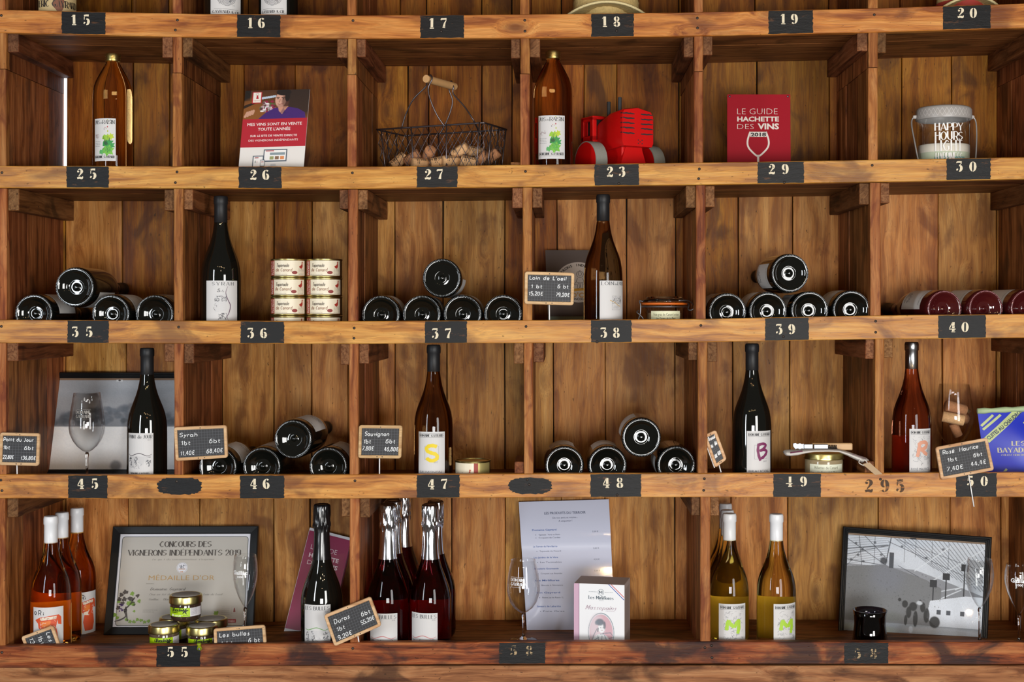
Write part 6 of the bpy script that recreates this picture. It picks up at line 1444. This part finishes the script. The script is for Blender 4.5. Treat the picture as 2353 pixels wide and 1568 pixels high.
cv.ell(ex, ey-26, 22, 22, '#e4e8ec', 1, .1); cv.ell(ex+1, ey+10, 8, 11, '#e8eaee', 1, .1); cv.ell(ex-3, ey+24, 10, 8, '#66727e', .9, .4); cv.ell(ex+8, ey+17, 3, 9, '#5a6570', .8, .4); cv.ell(ex-11, ey+22, 4, 5, '#7a8692', .7, .4); cv.line(ex-7, ey+10, ex-8, ey+2, 2, '#5a6570'); cv.line(ex-2, ey+11, ex, ey+11, 1, '#4a5560'); cv.line(ex+4, ey+11, ex+6, ey+11, 1, '#4a5560'); cv.line(ex, ey+5, ex+4, ey+5, 1, '#a8707c')
for a, b, c_, d_ in ((-18,-8,-10,8),(-18,-8,-22,-22),(-22,-22,-6,-12),(4,-2,22,0),(22,0,27,-6),(-2,-4,6,-3),(8,-6,16,-26),(-8,-8,-4,-28),(2,-8,0,-28),(18,-14,27,-10)): cv.line(ex+a, ey+b, ex+c_, ey+d_, 1.4, '#70808c')
cv.to(p, .6); p.build('printed_front', t)
p = Print(lambda x, y, h: (hw+.2+h, -hd+x, y)); p.layer = .3
for k in range(34): p.greek(10, h-14-k*3.4, 2*hd-14, 1.0, '#8d7d78')
p.build('printed_side', t)
# M bottles
gM = 'white wine bottles with a green M'
mk_ = lab_letter('M', '#a6cf3c', 'MAUZAC', sprig=True)
bottle('front left white wine bottle with a green M on its label, beside the post', 1676, 1181, 4, 84, M['white_wine'], M['capsule_white'], lab=(1653,1714,1389,None,mk_), back=('#b09448', 112, 1.5), group=gM)
bottle('right-hand white wine bottle with a green M on its label, standing apart', 1784, 1182, 4, 86, M['white_wine'], M['capsule_white'], lab=(1778,1831,1389,None,mk_), back=('#b09448', 112, 1.5), group=gM)
bottle('white wine bottle directly behind the front left M bottle', 1671, 1173, 4, 190, M['white_wine'], M['capsule_white'], back=('#b09448', 112, 1.5), group=gM)
bottle('rearmost white wine bottle behind the front left M bottle', 1667, 1158, 4, 292, M['white_wine'], M['capsule_white'], back=('#b09448', 112, 1.5), group=gM)
# black and white workshop photograph
def shed(p, w, h, f):
    cv = Cv(f, f, w-f, h-f, 1.0, '#8d9097'); A_ = w-2*f; B2 = h-2*f; X = lambda u: f+A_*u; Y = lambda v: h-f-B2*v
    cv.grad(Y(1), Y(.30), '#74777c', '#9a9ea6'); cv.rect(X(0), Y(.30), X(1), Y(0), '#b9c2ce'); cv.poly([(X(0),Y(.0)),(X(1),Y(0)),(X(1),Y(.55)),(X(.78),Y(.45)),(X(.5),Y(.33)),(X(0),Y(.31))], '#d3dae4')
    for k in range(30):
        x = .30+k*.034; cv.line(X(x), Y(-.02), X(x+.34), Y(.30+.02*k), 1.6, '#5b626e', .8)
    for k in range(12): cv.line(X(0), Y(.03+k*.026), X(.30), Y(-.02+k*.022), 1.2, '#6a717c', .7)
    for (a, b, c_, d_, w_) in ((0,.16,.30,.10,2.4),(0,.06,.33,.34,1.6),(.08,0,.11,.32,1.6),(.20,0,.20,.30,1.4),(.11,.0,.28,.22,1.6),(0,.22,.30,.10,1.6),(0,.33,.12,.14,1.2),(.0,.27,.30,.31,1.8),(.32,0,.28,.34,2.6),(.30,.06,.9,.38,1.4),(.36,.03,1,.30,1.2),(.42,.02,.42,.26,1),(.5,.02,.5,.2,1),(.62,.02,.62,.26,1),(.74,.04,.74,.3,1),(.38,.30,.62,.46,1.4)): cv.line(X(a), Y(b), X(c_), Y(d_), w_, '#3c424c', .9)
    for (a, b, c_, d_) in ((.60,.46,1,.06),(.50,.34,.74,.08),(.80,.50,1,.36),(.66,.54,1,.42),(.70,.6,.84,.5)): cv.line(X(a), Y(b), X(c_), Y(d_), 2.6, '#dfe6ee', .9)
    for (a, b) in ((.06,.10),(.11,.16),(.20,.08),(.08,.22),(.25,.20),(.03,.27),(.12,.28),(.40,.10),(.70,.1),(.58,.2)): cv.ell(X(a), Y(b), 3.4, 3, '#3a404a', .8, .5)
    cv.poly([(X(0),Y(.34)),(X(.28),Y(.30)),(X(.58),Y(.42)),(X(.70),Y(.50)),(X(.70),Y(.86)),(X(0),Y(.86))], '#7b7e82'); cv.ell(X(.30), Y(.42), 40, 36, '#7d8290', .5, .9)
    for (a, t_, b) in ((.64,.44,.62),(.73,.36,.62),(.86,.26,.60)): cv.line(X(a), Y(t_), X(a), Y(b), 3, '#2c3036'); cv.rect(X(a-.025), Y(t_+.05), X(a+.025), Y(t_-.02), '#2e3238')
    cv.poly([(X(.62),Y(.63)),(X(.88),Y(.56)),(X(1),Y(.56)),(X(1),Y(.93)),(X(.7),Y(.92)),(X(.6),Y(.8))], '#dfe6f0'); 
    for a in (.67,.74,.84): cv.rect(X(a), Y(.76), X(a+.03), Y(.715), '#4c525c')
    cv.rect(X(0), Y(1), X(1), Y(.88), '#9aa3ae'); cv.ell(X(.75), Y(.93), 90, 10, '#ced6e0', .7, .6); cv.ell(X(.2), Y(.95), 60, 10, '#aab4a4', .6, .7)
    for (cx_, cy_, rx, ry) in ((.44,.68,9,10),(.50,.70,12,12),(.47,.76,8,16),(.52,.82,7,22),(.45,.84,5,14),(.57,.70,8,14),(.60,.78,9,20),(.66,.84,16,16),(.40,.64,5,5),(.55,.64,4,4)): cv.ell(X(cx_), Y(cy_), rx*.8, ry*.9, '#26292c', .95, .22)
    cv.ell(X(.545), Y(.66), 7, 5, '#cdd4dc', .9, .5); cv.ell(X(.49), Y(.93), 5, 8, '#d4e0ee', .9, .5); cv.ell(X(.10), Y(.84), 34, 14, '#5b5f5c', .6, .8); cv.ell(X(.35), Y(.82), 24, 12, '#6a6e6a', .6, .8); cv.ell(X(.27), Y(.26), 9, 9, '#2b2f38', .9, .5); cv.rect(X(.31), Y(.33), X(.345), Y(.17), '#4a4f58')
    rs = np.random.RandomState(8)
    for _ in range(70): cv.ell(X(rs.rand()*.7), Y(.36+rs.rand()*.45), 1.4, 1.4, '#5d6064', .6, .5)
    cv.noise(.09); cv.to(p); p.layer += .3; p.rect(f, h-f-4.5, w-f, h-f, '#86705c')
picture_frame('black framed black and white photo of workers in a steel-roofed shed, bottom right', ((1937,1211),(2279,1236),(2268,1490),(1925,1464), 345,262,172,250), 14, PF, shed, clip=lambda p, w, h: p.rect(w*.46, h-19, w*.50, h-15, '#2a2c30'))
# dark tumbler
b0 = place(1999, 4, 90); zt = (CY-1402)*(1+90/D)-b0.z
t = thing('smoked_tumbler', 'dark smoked glass tumbler standing in front of the black and white photo', 'glass', b0)
MB().lathe([(0,0),(38,0),(41,3),(41.5,10),(39,zt*.35),(36.5,zt*.62),(37.5,zt*.85),(40.2,zt),(39,zt+.4),(36.4,zt*.84),(35.2,zt*.62),(37,zt*.35),(39,14),(0,10)], 48, caps=False).build('glass_body', M['smoke'], t, True)
goblet('clear flute glass in front of the right side of the black and white photo', 2251, 1285, 4, 110, 31, [(2.5,.43),(6,.45),(12,.49),(20,.56),(27,.64),(31.5,.74),(33,.82),(31.5,.91),(27.5,1.0)], group='flute glasses')
goblet('flute glass etched Gaillac at the right edge of the picture', 2342, 1297, 4, 110, 31, [(2.5,.38),(6,.41),(12,.46),(20,.54),(28,.64),(33,.74),(34.5,.82),(33,.91),(29,1.0)], etched=gaillac(33.5, .80, -.35), group='flute glasses')
# push pin
o = W(458, 1487, -8); t = thing('push_pin', 'small green push pin stuck beside number 55 on the bottom rail', 'pin', o)
MB().lathe([(0,-9),(4,-8.4),(6.2,-5),(4.6,0),(3.4,4),(5,7),(4.4,9),(0,9.6)], 20, caps=False).build('pin_head', mat('#8a9a1e', rough=.3), t, True).rotation_euler = (.35, 0, 0)
MB().lathe([(0,1.4),(2.2,1),(3,0)], 14, c=(0,0,0)).build('pin_badge', M['steel'], t, True).matrix_local = Matrix.Translation(Vector((1,-6.2,-4))*K) @ Matrix.Rotation(PI/2, 4, 'X')
for o in bpy.data.objects:
    if o.type == 'MESH' and o.parent is None and 'kind' not in o and 'label' not in o: print('LOOSE', o.name)
